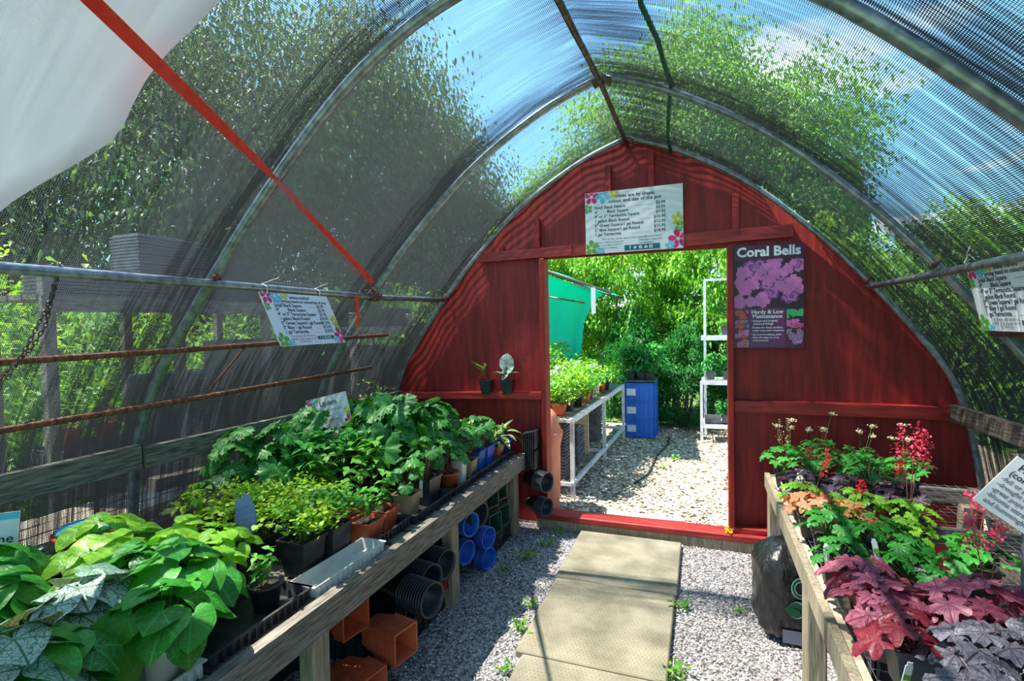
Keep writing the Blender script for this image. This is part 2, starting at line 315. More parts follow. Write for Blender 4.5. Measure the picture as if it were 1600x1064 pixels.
def copy_tree(o, loc=None, rz=None, label=None, group=None, parent=None):
    c = o.copy(); COL.objects.link(c)
    if parent: c.parent = parent
    for ch in list(o.children): copy_tree(ch, parent=c)
    if loc is not None: c.location = loc
    if rz is not None: c.rotation_euler = (c.rotation_euler[0], c.rotation_euler[1], rz)
    if label: c['label'] = label
    if group: c['group'] = group
    return c
CUBE = np.array([(x, y, z) for z in (-.5, .5) for y in (-.5, .5) for x in (-.5, .5)])
CF = np.array([(0, 2, 3, 1), (4, 5, 7, 6), (0, 1, 5, 4), (2, 6, 7, 3), (0, 4, 6, 2), (1, 3, 7, 5)])
def box(a, b, mb=None, mi=0, bev=0):
    mb = mb or MB(); a = np.array(a, float); b = np.array(b, float)
    if not bev: mb.add(CUBE*(b-a)+(a+b)/2, CF, mi=mi); return mb
    # chamfered box
    c = (a+b)/2; h = np.abs(b-a)/2; h = np.maximum(h, bev*1.01); V = []
    for sx in (-1, 1):
        for sy in (-1, 1):
            for sz in (-1, 1):
                s = np.array((sx, sy, sz)); 
                for k in range(3):
                    v = s*(h-bev); v[k] = s[k]*h[k]; V.append(c+v)
    idx = lambda sx, sy, sz, k: ((sx > 0)*4+(sy > 0)*2+(sz > 0))*3+k
    Q = []; T = []
    for k in range(3):
        i, j = [(1, 2), (2, 0), (0, 1)][k]
        for sk in (-1, 1):
            r = []
            for (si, sj) in ((-1, -1), (1, -1), (1, 1), (-1, 1)):
                s = [0, 0, 0]; s[k] = sk; s[i] = si; s[j] = sj; r.append(idx(*s, k))
            Q.append(r if sk > 0 else r[::-1])
    for k in range(3):
        i, j = [(1, 2), (2, 0), (0, 1)][k]
        for si in (-1, 1):
            for sj in (-1, 1):
                s1 = [0, 0, 0]; s2 = [0, 0, 0]; s1[k] = -1; s2[k] = 1; s1[i] = s2[i] = si; s1[j] = s2[j] = sj
                r = [idx(*s1, i), idx(*s2, i), idx(*s2, j), idx(*s1, j)]; Q.append(r if si*sj < 0 else r[::-1])
    for sx in (-1, 1):
        for sy in (-1, 1):
            for sz in (-1, 1):
                r = [idx(sx, sy, sz, k) for k in range(3)]; T.append(r if sx*sy*sz > 0 else r[::-1])
    mb.add(V, [np.array(Q), np.array(T)], mi=mi); return mb
def obox(p, q, w, h, mb=None, up=(0, 0, 1), mi=0):
    """bar of section w x h from p to q"""
    mb = mb or MB(); p = Vector(p); q = Vector(q); d = (q-p); ln = d.length; d.normalize(); up = Vector(up)
    s = d.cross(up)
    if s.length < 1e-4: s = d.cross(Vector((1, 0, 0)))
    s.normalize(); u = s.cross(d); c = (p+q)/2
    V = [tuple(c+s*(x*w)+d*(y*ln)+u*(z*h)) for x, y, z in CUBE]
    mb.add(V, CF, mi=mi); return mb
def tube(path, r, n=10, mb=None, closed=False, caps=True, mi=0, rnd=.5, smooth=True):
    mb = mb or MB(); P = np.array(path, float); m = len(P)
    r = np.full(m, r) if np.isscalar(r) else np.array(r, float)
    T = np.gradient(P, axis=0) if not closed else np.roll(P, -1, 0)-np.roll(P, 1, 0)
    T /= np.linalg.norm(T, axis=1)[:, None]+1e-12
    ref = np.array((0, 0, 1.)) if abs(T[0][2]) < .9 else np.array((1., 0, 0))
    u = np.cross(T[0], ref); u /= np.linalg.norm(u); V = []
    for i in range(m):
        u = u-T[i]*u.dot(T[i]); u /= np.linalg.norm(u)+1e-12; w = np.cross(T[i], u)
        a = np.arange(n)*2*math.pi/n; V.append(P[i]+r[i]*(np.cos(a)[:, None]*u+np.sin(a)[:, None]*w))
    V = np.concatenate(V); k = m if closed else m-1
    i = np.arange(k)[:, None]*n; j = np.arange(n)[None]; i2 = ((np.arange(k)+1) % m)[:, None]*n; j2 = (j+1) % n
    Q = np.stack([i+j, i+j2, i2+j2, i2+j], -1).reshape(-1, 4); Fs = [Q]
    if caps and not closed: Fs += [np.arange(n)[::-1][None], (np.arange(n)+(m-1)*n)[None]]
    mb.add(V, Fs, mi=mi, rnd=rnd, smooth=smooth); return mb
def lathe(prof, n=24, mb=None, phase=0, mi=0, smooth=True, sx=1, sy=1, c=(0, 0, 0)):
    """profile of (radius, z); the square pots are four-sided lathes"""
    mb = mb or MB(); P = np.array(prof, float); m = len(P); a = np.arange(n)*2*math.pi/n+phase
    V = np.stack([P[:, 0, None]*np.cos(a)*sx+c[0], P[:, 0, None]*np.sin(a)*sy+c[1], np.repeat(P[:, 1, None], n, 1)+c[2]], -1).reshape(-1, 3)
    i = np.arange(m-1)[:, None]*n; j = np.arange(n)[None]; j2 = (j+1) % n
    mb.add(V, np.stack([i+j, i+j2, i+n+j2, i+n+j], -1).reshape(-1, 4), mi=mi, smooth=smooth); return mb
def prism(poly, y0, y1, mb=None, mi=0):
    """x-z outline extruded along y"""
    mb = mb or MB(); n = len(poly)
    V = [(x, y0, z) for x, z in poly]+[(x, y1, z) for x, z in poly]
    Fs = [np.arange(n)[None], np.arange(n, 2*n)[::-1][None], np.array([(i, i+n, (i+1) % n+n, (i+1) % n) for i in range(n)])]
    mb.add(V, Fs, mi=mi); return mb
def instances(tpl, P, M3, rnd, mb=None, mi=0, smooth=True):
    """numpy instancer: template (V, Fs, luv) x N transforms"""
    mb = mb or MB(); V, Fs, uv = tpl; n = len(P); k = len(V)
    VV = np.einsum('nij,kj->nki', M3, V)+P[:, None]; off = np.arange(n)*k
    Fs = [(F[None]+off[:, None, None]).reshape(-1, F.shape[1]) for F in Fs]
    mb.add(VV.reshape(-1, 3), Fs, luv=np.tile(uv, (n, 1)), rnd=np.repeat(rnd, k), mi=mi, smooth=smooth); return mb
def rot(yaw, pitch, roll, scale):
    """blade along +Y: roll about Y, pitch about X, yaw about Z"""
    yaw, pitch, roll, scale = np.broadcast_arrays(*[np.asarray(v, float) for v in (yaw, pitch, roll, scale)])
    c, s = np.cos, np.sin; z = np.zeros_like(yaw); o = z+1
    Ry = np.stack([c(roll), z, s(roll), z, o, z, -s(roll), z, c(roll)], -1).reshape(-1, 3, 3)
    Rx = np.stack([o, z, z, z, c(pitch), -s(pitch), z, s(pitch), c(pitch)], -1).reshape(-1, 3, 3)
    Rz = np.stack([c(yaw), -s(yaw), z, s(yaw), c(yaw), z, z, z, o], -1).reshape(-1, 3, 3)
    return (Rz @ Rx @ Ry)*scale.reshape(-1, 1, 1)

# ------------------------------------------------------------------ leaf templates (attachment at origin, tip along +Y, size ~1)
def blade(Rf, n=26, rings=(.35, .72, 1.), cup=.12, droop=.35, ripple=.05, rk=6, cy=0, fold=.08):
    a = np.linspace(-math.pi, math.pi, n, endpoint=False); Rr = np.array([Rf(t) for t in a])
    V = [(0, cy, 0)]; uv = [(0, 0, 0)]
    for k, f in enumerate(rings):
        x = Rr*f*np.sin(a); y = Rr*f*np.cos(a)+cy
        z = fold*np.abs(x)-droop*np.maximum(y, 0)**2-cup*(x*x)+ripple*f*f*np.sin(rk*a)
        V += list(np.stack([x, y, z], -1)); uv += list(np.stack([x, y, np.full(n, f)], -1))
    j = np.arange(n); j2 = (j+1) % n
    T = np.stack([np.zeros(n, int), j2+1, j+1], -1); Q = []
    for k in range(len(rings)-1): Q.append(np.stack([1+k*n+j, 1+k*n+j2, 1+(k+1)*n+j2, 1+(k+1)*n+j], -1))
    return np.array(V, float), [T]+([np.concatenate(Q)] if Q else []), np.array(uv, float)
def heartR(a):
    return float(np.interp(abs(a)*180/math.pi, [0, 12, 30, 60, 95, 130, 155, 172, 180], [.80, .72, .66, .61, .60, .58, .50, .24, .06]))
def ligR(a):
    d = abs(a)*180/math.pi
    return float(np.interp(d, [0, 40, 90, 130, 158, 174, 180], [.62, .60, .60, .58, .46, .16, .05]))*(1+.10*(1 if int(round((a+math.pi)*36/(2*math.pi))) % 2 else -1)*(d < 160))
def palmR(lobes=5, deep=.42, base=.62):
    def f(a):
        d = abs(a)*180/math.pi; k = 150./((lobes-1)/2*1.0+.5)
        ph = (d % k)/k; ph = min(ph, 1-ph)*2
        r = base*(1-deep*ph**1.5)
        r *= np.interp(d, [0, 60, 120, 165, 180], [1.18, 1.0, .88, .6, .12])
        return float(r)*(1+.05*math.sin(a*23))
    return f
HEART = blade(heartR, 28, (.4, .75, 1.), .22, .42, .025, 5)
LIG = blade(ligR, 36, (.55, 1.), .55, .45, .05, 7)
PALM = blade(palmR(5, .45), 40, (.5, 1.), .25, .45, .035, 9)
PALM7 = blade(palmR(5, .28, .60), 40, (.5, 1.), .35, .4, .06, 11)
GERAN = blade(palmR(5, .62, .6), 30, (.4, 1.), .2, .3, .03, 5)
def strip(ws, droop=.5, fold=.25):
    V = []; uv = []; m = len(ws)
    for i, w in enumerate(ws):
        t = i/(m-1); z = -droop*t*t
        for s in (-1, 0, 1): V.append((s*w, t, z+fold*abs(s)*w)); uv.append((s*w, t, abs(s)))
    F = [(i*3+k, i*3+k+1, i*3+k+4, i*3+k+3) for i in range(m-1) for k in (0, 1)]
    return np.array(V, float), [np.array(F)], np.array(uv, float)
LANCE = strip([.02, .12, .15, .13, .08, .005], .55)
OVATE = strip([.03, .24, .29, .22, .10, .005], .25, .2)
GRASSB = strip([.03, .04, .03, .003], .5, .3)
FAN = blade(lambda a: .5*(1-.35*abs(math.sin(1.5*a))), 9, (1.,), .1, .2, 0)
OV2 = (np.array([(0, 0, 0), (.22, .35, .03), (0, .4, -.03), (-.22, .35, .03), (0, 1, -.14)], float), [np.array([(0, 1, 2), (0, 2, 3), (1, 4, 2), (2, 4, 3)])], np.zeros((5, 3)))
SAG = (np.array([(0, 0, 0), (.13, .4, 0), (-.13, .4, 0), (0, 1, -.3)], float), [np.array([(0, 1, 3, 2)])], np.zeros((4, 3)))
PET = blade(lambda a: .45+.1*math.cos(a), 6, (1.,), -.5, 0, 0)

# ------------------------------------------------------------------ tunnel profile
PROF = [(0.0, 2.2), (0.5, 2.1), (1.0, 2.02), (1.25, 1.93), (1.5, 1.76), (1.8, 1.53), (2.06, 1.31), (2.25, 1.12), (2.45, .91), (2.6, .71), (2.74, .48), (2.85, .27), (2.94, 0)]
CX = -.5; DW = 3.92; RIDGE = 2.94
def hw(z): return float(np.interp(z, [p[0] for p in PROF], [p[1] for p in PROF]))
HALF = []
def _smooth_profile():
    pts = np.array([(h, z) for z, h in PROF]); d = np.concatenate([[0], np.cumsum(np.linalg.norm(np.diff(pts, axis=0), axis=1))])
    t = np.linspace(0, d[-1], 60); x = np.interp(t, d, pts[:, 0]); z = np.interp(t, d, pts[:, 1])
    for _ in range(4):
        x[1:-1] = (x[:-2]+2*x[1:-1]+x[2:])/4; z[1:-1] = (z[:-2]+2*z[1:-1]+z[2:])/4
    return list(zip(x, z))
HALF = _smooth_profile()
ARCH = [(CX-x, z) for x, z in HALF]+[(CX+x, z) for x, z in HALF[::-1][1:]]

def arch_at(y):
    w = min(max((2.87-y)/1.17, 0), 1); out = []
    for x, z in ARCH:
        h = abs(x-CX); s = 1 if x > CX else -1
        z2 = z-.09*w*math.exp(-(h/.42)**2); h2 = h+.05*w*math.exp(-((z-1.1)/.8)**2)*1.4*(1 if s < 0 else .2)*(h > .3)
        out.append((CX+s*h2, z2))
    return out
# ------------------------------------------------------------------ ground
gm = MB(); gm.add([(-2.75, -2, 0), (1.75, -2, 0), (1.75, 3.93, 0), (-2.75, 3.93, 0)], np.array([(0, 1, 2, 3)])); struct(gm.obj('floor', 'gravel_ground'))
gm = MB(); gm.add([(-3.2, 3.93, -.004), (3.2, 3.93, -.004), (3.2, 8.2, -.004), (-3.2, 8.2, -.004)], np.array([(0, 1, 2, 3)])); struct(gm.obj('wood_chip_yard', 'chip_ground'))
gm = MB(); gm.add([(-60, -30, -.03), (60, -30, -.03), (60, 80, -.03), (-60, 80, -.03)], np.array([(0, 1, 2, 3)])); struct(gm.obj('lawn', 'grass_ground'))
OCT = np.array([(1, 0, 0), (-1, 0, 0), (0, 1, 0), (0, -1, 0), (0, 0, 1), (0, 0, -1), (.6, .6, .45), (-.6, .6, .4), (-.55, -.6, .5), (.6, -.55, .35)], float)
OF = [np.array([(4, 0, 6), (4, 6, 2), (4, 2, 7), (4, 7, 1), (4, 1, 8), (4, 8, 3), (4, 3, 9), (4, 9, 0), (0, 2, 6), (2, 1, 7), (1, 3, 8), (3, 0, 9), (5, 2, 0), (5, 1, 2), (5, 3, 1), (5, 0, 3)])]
def scatter_stones(n, regs, s0, s1, flat, name, m, label, z=.0, tpl=(OCT, OF, np.zeros((10, 3))), smooth=False):
    mb = MB()
    for (x0, x1, y0, y1, fr) in regs:
        k = int(n*fr); P = np.stack([rng.uniform(x0, x1, k), rng.uniform(y0, y1, k), rng.uniform(z, z+.004, k)], -1)
        A = rot(rng.uniform(0, 6.3, k), rng.normal(0, .35, k), rng.normal(0, .35, k), 1)
        S = np.stack([rng.uniform(s0, s1, k), rng.uniform(s0, s1, k)*.75, rng.uniform(s0, s1, k)*flat], -1)
        instances(tpl, P, A*S[:, None, :], rng.random(k), mb, smooth=smooth)
    return tag(mb.obj(name, m), label, 'gravel' if 'gravel' in name else 'wood chips', kind='stuff')
scatter_stones(24000, [(-1.7, -.7, .9, 3.8, .5), (-.16, .75, 1.3, 3.8, .5)], .005, .0095, .55, 'loose_gravel', 'gravel', 'loose grey and white gravel stones on both sides of the slab path')
scatter_stones(15000, [(-2.2, 2.2, 3.97, 5.6, .6), (-2.2, 2.2, 5.6, 8.0, .4)], .012, .028, .16, 'wood_chips', 'chips', 'pale wood chips covering the yard beyond the doorway')

# slab path
for i, (y0, y1, sh) in enumerate([(3.03, 3.77, .0), (2.27, 3.02, -.01), (1.5, 2.26, .012), (.74, 1.49, 0)]):
    mb = box((-.86+sh+.02*i, y0, .0), (-.14+sh, y1, .035), bev=.006)
    # pressed dimple pattern as low bumps
    nx = 34; ny = 36; xs = np.linspace(-.84+sh+.02*i, -.16+sh, nx); ys = np.linspace(y0+.02, y1-.02, ny)
    gx, gy = np.meshgrid(xs, ys); gx[1::2] += (xs[1]-xs[0])/2; k = gx.size
    instances((np.array([(-1, 0, 0), (0, -1, 0), (1, 0, 0), (0, 1, 0), (0, 0, .35)], float), [np.array([(0, 1, 4), (1, 2, 4), (2, 3, 4), (3, 0, 4)])], np.zeros((5, 3))),
              np.stack([gx.ravel(), gy.ravel(), np.full(k, .035)], -1), rot(np.zeros(k), 0, 0, .0075), rng.random(k), mb, smooth=False)
    lab = ['concrete paving slab nearest the red door sill', 'concrete paving slab second from the door sill, with pitted surface', 'concrete paving slab third from the door sill, at the bottom of the picture', 'concrete paving slab closest to the viewer'][i]
    if i < 3: tag(mb.obj('paving_slab', 'concrete'), lab, 'paving slab', 'slabs of the path')

# ------------------------------------------------------------------ red end wall
wall = MB(); DL, DR, DT = -1.14, .18, 2.10
def side_poly(x0, x1, z0, z1, n=30):
    pts = [(x0, z0), (x1, z0)]; xs = np.linspace(x1, x0, n)
    zs = np.linspace(0, RIDGE, 400); hs = np.array([hw(z) for z in zs])
    for x in xs:
        h = abs(x-CX); ok = zs[hs >= h]; z = min((ok.max() if len(ok) else z0)+.008, z1); pts.append((x, max(z, z0)))
    return pts
prism(side_poly(-2.62, DL, 0, RIDGE), DW, DW+.018, wall)
prism(side_poly(DR, 1.62, 0, RIDGE), DW, DW+.018, wall)
prism(side_poly(DL, DR, DT, RIDGE), DW, DW+.018, wall)
wallo = struct(wall.obj('wall_back', 'red_paint'))
def wpart(name, a, b, m='red_paint', bev=.004): return box(a, b, bev=bev).obj(name, m, wallo)
wpart('door_jamb', (DL-.03, DW-.10, .12), (DL+.008, DW+.03, DT)); wpart('door_jamb', (DR-.008, DW-.10, .06), (DR+.03, DW+.03, DT))
obox((-1.72, DW-.03, 2.14), (-.92, DW-.03, 2.155), .045, .075).obj('header_board', 'red_board', wallo)
obox((-.95, DW-.022, 2.155), (.58, DW-.022, 2.185), .04, .085).obj('header_board', 'red_board', wallo)
for x, z in ((-1.2, 2.42), (-.64, 2.76), (-.33, 2.84), (.23, 2.46)): wpart('stud', (x-.022, DW-.045, 2.19), (x+.022, DW, z))
wpart('stud', (-1.52, DW-.04, 2.17), (-1.48, DW, 2.22))
obox((-2.5, DW-.05, .995), (DL-.03, DW-.05, 1.035), .10, .05).obj('ledge', 'red_board', wallo)
wpart('ledge', (DR+.03, DW-.06, .955), (1.46, DW, 1.04), 'red_board')
wpart('sill', (-1.22, DW-.13, .075), (.42, DW+.02, .12), 'red_board', .006)
wpart('sill_beam', (-1.22, DW-.12, .0), (.9, DW+.01, .075), 'post_wood', .006)
wpart('sill', (.2, DW-.09, .12), (.55, DW, .16), 'red_board', .004)
# nail heads and knots stay small
nb = MB()
for x, z in ((-1.28, 1.75), (-1.35, 1.32), (.75, 1.45), (.9, 1.15), (.35, 1.5), (-.9, 2.4), (.05, 2.4), (-1.9, 1.4)): lathe([(0, .002), (.006, .0015), (.007, 0)], 8, nb, c=(0, 0, 0)) if False else box((x-.005, DW-.002, z-.005), (x+.005, DW, z+.005), nb)
nb.obj('nail_heads', 'dark_steel', wallo)

# ------------------------------------------------------------------ hoops, ridge, purlins
def hoop(y, r, label, m='galvanised'):
    t = thing('galvanised_hoop', label, 'hoop', (CX, y, 0), 0, 'hoops of the tunnel')
    AR = arch_at(y); left = [(x-CX, 0, z) for x, z in AR if x <= CX+.001]; right = [(x-CX, 0, z) for x, z in AR if x >= CX-.001]; RZ = max(z for x, z in AR)
    tube(left, r, 12).obj('hoop_arm', m, t); tube(right, r, 12).obj('hoop_arm', m, t)
    tube([(-.05, 0, RZ-.035), (.0, 0, RZ-.004), (.05, 0, RZ-.035)], r*1.25, 12).obj('ridge_joint', 'dark_steel', t)
    for s in (-1, 1):
        z = 1.82; x = s*hw(z); tube([(x-.03*s, -.03, z), (x, .0, z+.03), (x+.02*s, .03, z)], .012, 8).obj('clamp', 'rust', t)
    return t
hoop(DW-.045, .019, 'galvanised hoop closest to the red end wall')
hoop(2.87, .021, 'galvanised hoop in the middle, one bay in front of the red wall')
hoop(1.70, .023, 'galvanised hoop nearest the viewer, its left arm crossed by the red strap')
tag(tube([(CX, -1.5, RIDGE-.135), (CX, 1.7, RIDGE-.135), (CX, 2.87, RIDGE-.045), (CX, DW, RIDGE-.045)], .015, 10).obj('ridge_pipe', 'dark_steel'), 'dark steel pipe running along the ridge under the cloth', 'pipe')
tag(tube([(-2.0, -1.5, 1.80), (-2.0, 1.7, 1.80), (-2.0, 2.9, 1.79), (-2.02, DW-.02, 1.81)], .019, 12).obj('purlin_pipe', 'galvanised'), 'galvanised purlin pipe along the left side at shoulder height', 'pipe', 'purlin pipes')
tag(tube([(1.01, -1.5, 1.80), (1.01, 2.9, 1.79), (1.0, DW-.02, 1.79)], .017, 12).obj('purlin_pipe', 'galvanised'), 'galvanised purlin pipe along the right side holding the right price board', 'pipe', 'purlin pipes')
sx = [(-.17+.03*math.sin(i*.9)+.01*math.sin(i*3.3), -1.5+i*.27, 2.815-.06*min(max((2.87-(-1.5+i*.27))/1.17, 0), 1)+.012*math.sin(i*2.1)) for i in range(21)]
tag(tube(sx, .011, 7).obj('seam_cord', 'green_cord'), 'dark green cord lacing the cloth seam right of the ridge pipe', 'cord')

# ------------------------------------------------------------------ shade cloth
def cloth():
    mb = MB(); A = np.array(ARCH); d = np.concatenate([[0], np.cumsum(np.linalg.norm(np.diff(A, axis=0), axis=1))])
    ns = 150; t = np.linspace(0, d[-1], ns); ax = np.interp(t, d, A[:, 0]); az = np.interp(t, d, A[:, 1])
    T = np.stack([np.gradient(ax), np.gradient(az)], -1); T /= np.linalg.norm(T, axis=1)[:, None]; Nn = np.stack([-T[:, 1], T[:, 0]], -1)
    ny = 220; ys = np.linspace(-1.4, DW+.0, ny); hoops = np.array([-.8, .45, 1.70, 2.87, DW-.045])
    S, Y = np.meshgrid(t, ys); X = np.tile(ax, (ny, 1)); Z = np.tile(az, (ny, 1)); NX = np.tile(Nn[:, 0], (ny, 1)); NZ = np.tile(Nn[:, 1], (ny, 1))
    dh = np.min(np.abs(Y[..., None]-hoops), -1)
    for q in range(ny):
        AQ = np.array(arch_at(ys[q])); X[q] = np.interp(t, d, AQ[:, 0]); Z[q] = np.interp(t, d, AQ[:, 1])
    sag = -.035*np.sin(np.clip(dh/.6, 0, 1)*math.pi/2)*np.clip((Z-.3)/1.0, 0, 1)
    fold = np.zeros_like(S)
    for k in range(14):
        fy = rng.uniform(25, 75); ph = rng.uniform(0, 6.28); sl = rng.normal(0, 4); fold += .0010*np.sin(Y*fy+S*sl+ph)*(.5+.5*np.sin(S*rng.uniform(.6, 2)+ph*2))
    off = .026+sag+fold*np.clip(dh/.1, .2, 1)
    X2 = X+NX*off; Z2 = Z+NZ*off
    far = Y > hoops[np.argmin(np.abs(Y[..., None]-hoops), -1)]; near = np.where(far, .6*np.exp(-(dh/.06)**2), 1.0*np.exp(-(dh/.22)**2)); low = np.clip((1.95-Z)/1.0, 0, 1)
    right = 1/(1+np.exp(-(X-.05)*5)); seam = np.exp(-((X+.35)/.22)**2)*.55
    bun = np.clip(.62*near+.50*low+.16*right+.62*right*np.clip((2.3-Z)/.6, 0, 1)+seam*.8+.25*np.clip((S.max()*.45-S)/1.5, 0, 1)*low, 0, 1)
    bun *= 1-.75*np.exp(-((Y-DW+.45)/.28)**2)*np.exp(-((X+1.35)/.35)**2)
    bun = np.where((Y > 3.865) & (X > .36) & (X < .64) & (Z > 1.9), -4, bun)     # lifted cloth edge; gap placed and sized to throw a sun patch on the wall
    i = np.arange(ny-1)[:, None]*ns; j = np.arange(ns-1)[None]
    mb.add(np.stack([X2, Y, Z2], -1), np.stack([i+j, i+j+1, i+ns+j+1, i+ns+j], -1).reshape(-1, 4), luv=np.stack([S, Y, bun], -1), smooth=True)
    return mb
tag(cloth().obj('shade_cloth', 'shade_cloth'), 'black knitted shade cloth stretched over all the hoops', 'shade cloth')
# white sheet over the near left of the roof
def sheet():
    mb = MB(); zs = np.linspace(0, 1, 60); ed = [(0, -.3), (1.3, .45), (1.7, .72), (1.99, .89), (2.11, .97), (2.22, 1.04), (2.52, 1.07), (2.94, 1.12)]
    pts = [(x, z) for x, z in arch_at(1.0) if x <= CX+.001 and z > 1.25]; m = len(pts); ny = 30; V = []
    for k, (x, z) in enumerate(pts):
        ye = np.interp(z, [e[0] for e in ed], [e[1] for e in ed])+.012*math.sin(k*.8)
        for yy in np.linspace(-1.4, ye, ny):
            w = .008*math.sin(yy*9+z*4)+.006*math.sin(yy*21-z*7); V.append((x+.045+w, yy, z-.045))
    i = np.arange(m-1)[:, None]*ny; j = np.arange(ny-1)[None]
    mb.add(V, np.stack([i+j, i+j+1, i+ny+j+1, i+ny+j], -1).reshape(-1, 4), smooth=True); return mb
o = sheet().obj('white_plastic_sheet', 'white_sheet'); tag(o, 'white plastic sheet hanging over the upper left corner inside the roof', 'sheet')
md = o.modifiers.new('thickness', 'SOLIDIFY'); md.thickness = .002

# ------------------------------------------------------------------ strap, rebar, chain, side boards
def ribbon(path, w, th, mb=None, twist=0, up=(0, 0, 1)):
    mb = mb or MB(); P = [Vector(p) for p in path]; V = []; n = len(P)
    for i, p in enumerate(P):
        d = (P[min(i+1, n-1)]-P[max(i-1, 0)]).normalized(); s = d.cross(Vector(up)).normalized(); u = s.cross(d); a = twist*i/(n-1)
        s2 = s*math.cos(a)+u*math.sin(a); u2 = d.cross(s2)
        for sx, sy in ((-1, -1), (1, -1), (1, 1), (-1, 1)): V.append(tuple(p+s2*(sx*w/2)+u2*(sy*th/2)))
    F = [(i*4+k, i*4+(k+1) % 4, i*4+4+(k+1) % 4, i*4+4+k) for i in range(n-1) for k in range(4)]
    mb.add(V, [np.array(F+[(3, 2, 1, 0), ((n-1)*4, (n-1)*4+1, (n-1)*4+2, (n-1)*4+3)])], smooth=False); return mb
def lerp(a, b, n): return [tuple(Vector(a).lerp(Vector(b), i/(n-1))) for i in range(n)]
st = thing('ratchet_strap', 'red webbing strap running from the upper left roof to the left purlin', 'strap', (-1.95, 2.76, 1.86))
def rel(ps, t): return [tuple(Vector(p)-t.location) for p in ps]
ribbon(rel(lerp((-1.19, .60, 2.36), (-1.60, 1.62, 2.21), 16), st), .036, .002, twist=1.35, up=(.3, -.9, .3)).obj('webbing', 'strap_red', st)
ribbon(rel(lerp((-1.60, 1.62, 2.21), (-1.94, 2.76, 1.875), 14), st), .030, .002, twist=-1.1, up=(.9, .2, .3)).obj('webbing', 'strap_red', st)
ribbon(rel([(-1.965, 2.63, 1.79), (-1.965, 2.635, 1.7), (-1.965, 2.63, 1.60)], st), .028, .002, up=(1, 0, 0)).obj('strap_tail', 'strap_red', st)
mb = MB()
for a in range(5):
    c = Vector((-1.985, 2.82, 1.80)); tube([tuple(c+Vector((.035*math.cos(t+a), .02*math.sin(a*2)+.01*t-.03, .035*math.sin(t+a)))-st.location) for t in np.linspace(0, 5.5, 12)], .006, 6, mb)
mb.obj('knot', 'rust', st)
mb = MB(); tube(rel([(-1.97, 2.80, 1.84), (-1.96, 2.72, 1.80), (-1.97, 2.66, 1.815)], st), .005, 6, mb); tube(rel([(-1.97, 2.84, 1.80), (-1.95, 2.95, 1.775), (-1.95, 3.0, 1.79)], st), .006, 6, mb); mb.obj('hook', 'dark_steel', st)

tag(tube([(-2.17, -1.2, 1.49), (-2.17, 1.6, 1.51), (-2.17, 3.25, 1.535)], .0125, 8).obj('rebar_rod', 'rebar_rib'), 'rusty reinforcing bar, upper of two on the left side', 'rod', 'rebar rods')
tag(tube([(-2.27, -1.2, 1.25), (-2.27, 1.6, 1.27), (-2.27, 3.18, 1.30)], .0125, 8).obj('rebar_rod', 'rebar_rib'), 'rusty reinforcing bar, lower of two on the left side', 'rod', 'rebar rods')
tag(tube([(-2.17, 1.98, 1.505), (-2.26, 1.83, 1.29)], .005, 6).obj('tie_rod', 'rust'), 'thin rusty rod joining the two left rebars', 'rod')
tag(tube([(1.16, 1.2, 1.52), (1.16, 2.75, 1.52)], .0125, 8).obj('rebar_rod', 'rebar_rib'), 'rusty reinforcing bar just below the right price board', 'rod', 'rebar rods')
tag(tube([(1.36, 1.2, 1.24), (1.36, 2.72, 1.25)], .0125, 8).obj('rebar_rod', 'rebar_rib'), 'lower rusty bar on the right side above the board', 'rod', 'rebar rods')
mb = MB()
def chain(pts, link, wire):
    P = [Vector(p) for p in pts]; seg = []; 
    for a, b in zip(P[:-1], P[1:]):
        n = max(1, round((b-a).length/(link*.72)))
        for i in range(n): seg.append((a.lerp(b, (i+.5)/n), (b-a).normalized()))
    for k, (c, d) in enumerate(seg):
        s = d.cross(Vector((1, .3, 0))).normalized(); u = s.cross(d); s = s if k % 2 else (s*.5+u*.87)
        ring = [tuple(c+d*(math.cos(t)*link/2)+s*(math.sin(t)*link*.3)) for t in np.linspace(0, 2*math.pi, 9)[:-1]]
        tube(ring, wire, 4, mb, closed=True)
chain([(-2.0, 1.10, 1.83), (-1.99, 1.075, 1.74), (-2.0, 1.05, 1.62), (-2.02, 1.02, 1.55), (-2.06, .965, 1.47), (-2.12, .93, 1.36), (-2.12, .90, 1.28)], .021, .0026)
chain([(-2.0, 1.10, 1.83), (-1.99, 1.06, 1.70), (-2.0, 1.0, 1.56), (-2.03, .96, 1.46)], .021, .0026)
tag(mb.obj('hanging_chain', 'dark_steel'), 'black steel chain looped over the left purlin near the edge', 'chain')

sbl = MB(); obox((-2.53, -1.5, 1.0), (-2.53, 1.68, 1.0), .04, .115, sbl); tag(sbl.obj('side_board', 'grey_wood'), 'weathered side board on the left, near half up to the hoop', 'board', 'side boards of the tunnel')
sbl = MB(); obox((-2.51, 1.69, .995), (-2.46, DW-.03, .985), .04, .10, sbl); tag(sbl.obj('side_board', 'grey_wood'), 'weathered side board on the left running on to the red wall', 'board', 'side boards of the tunnel')
sbl = MB(); obox((1.56, .4, 1.02), (1.45, DW-.03, 1.0), .045, .10, sbl); tag(sbl.obj('side_board', 'dark_wood'), 'dark weathered side board along the right side', 'board', 'side boards of the tunnel')
for s, xx in (('left', -2.6), ('right', 1.6)):
    mb = MB(); obox((xx, -1.4, .14), (xx, DW-.05, .14), .04, .24, mb); tag(mb.obj('base_board', 'dark_wood'), 'dark base board at the foot of the %s cloth' % s, 'board', 'base boards')

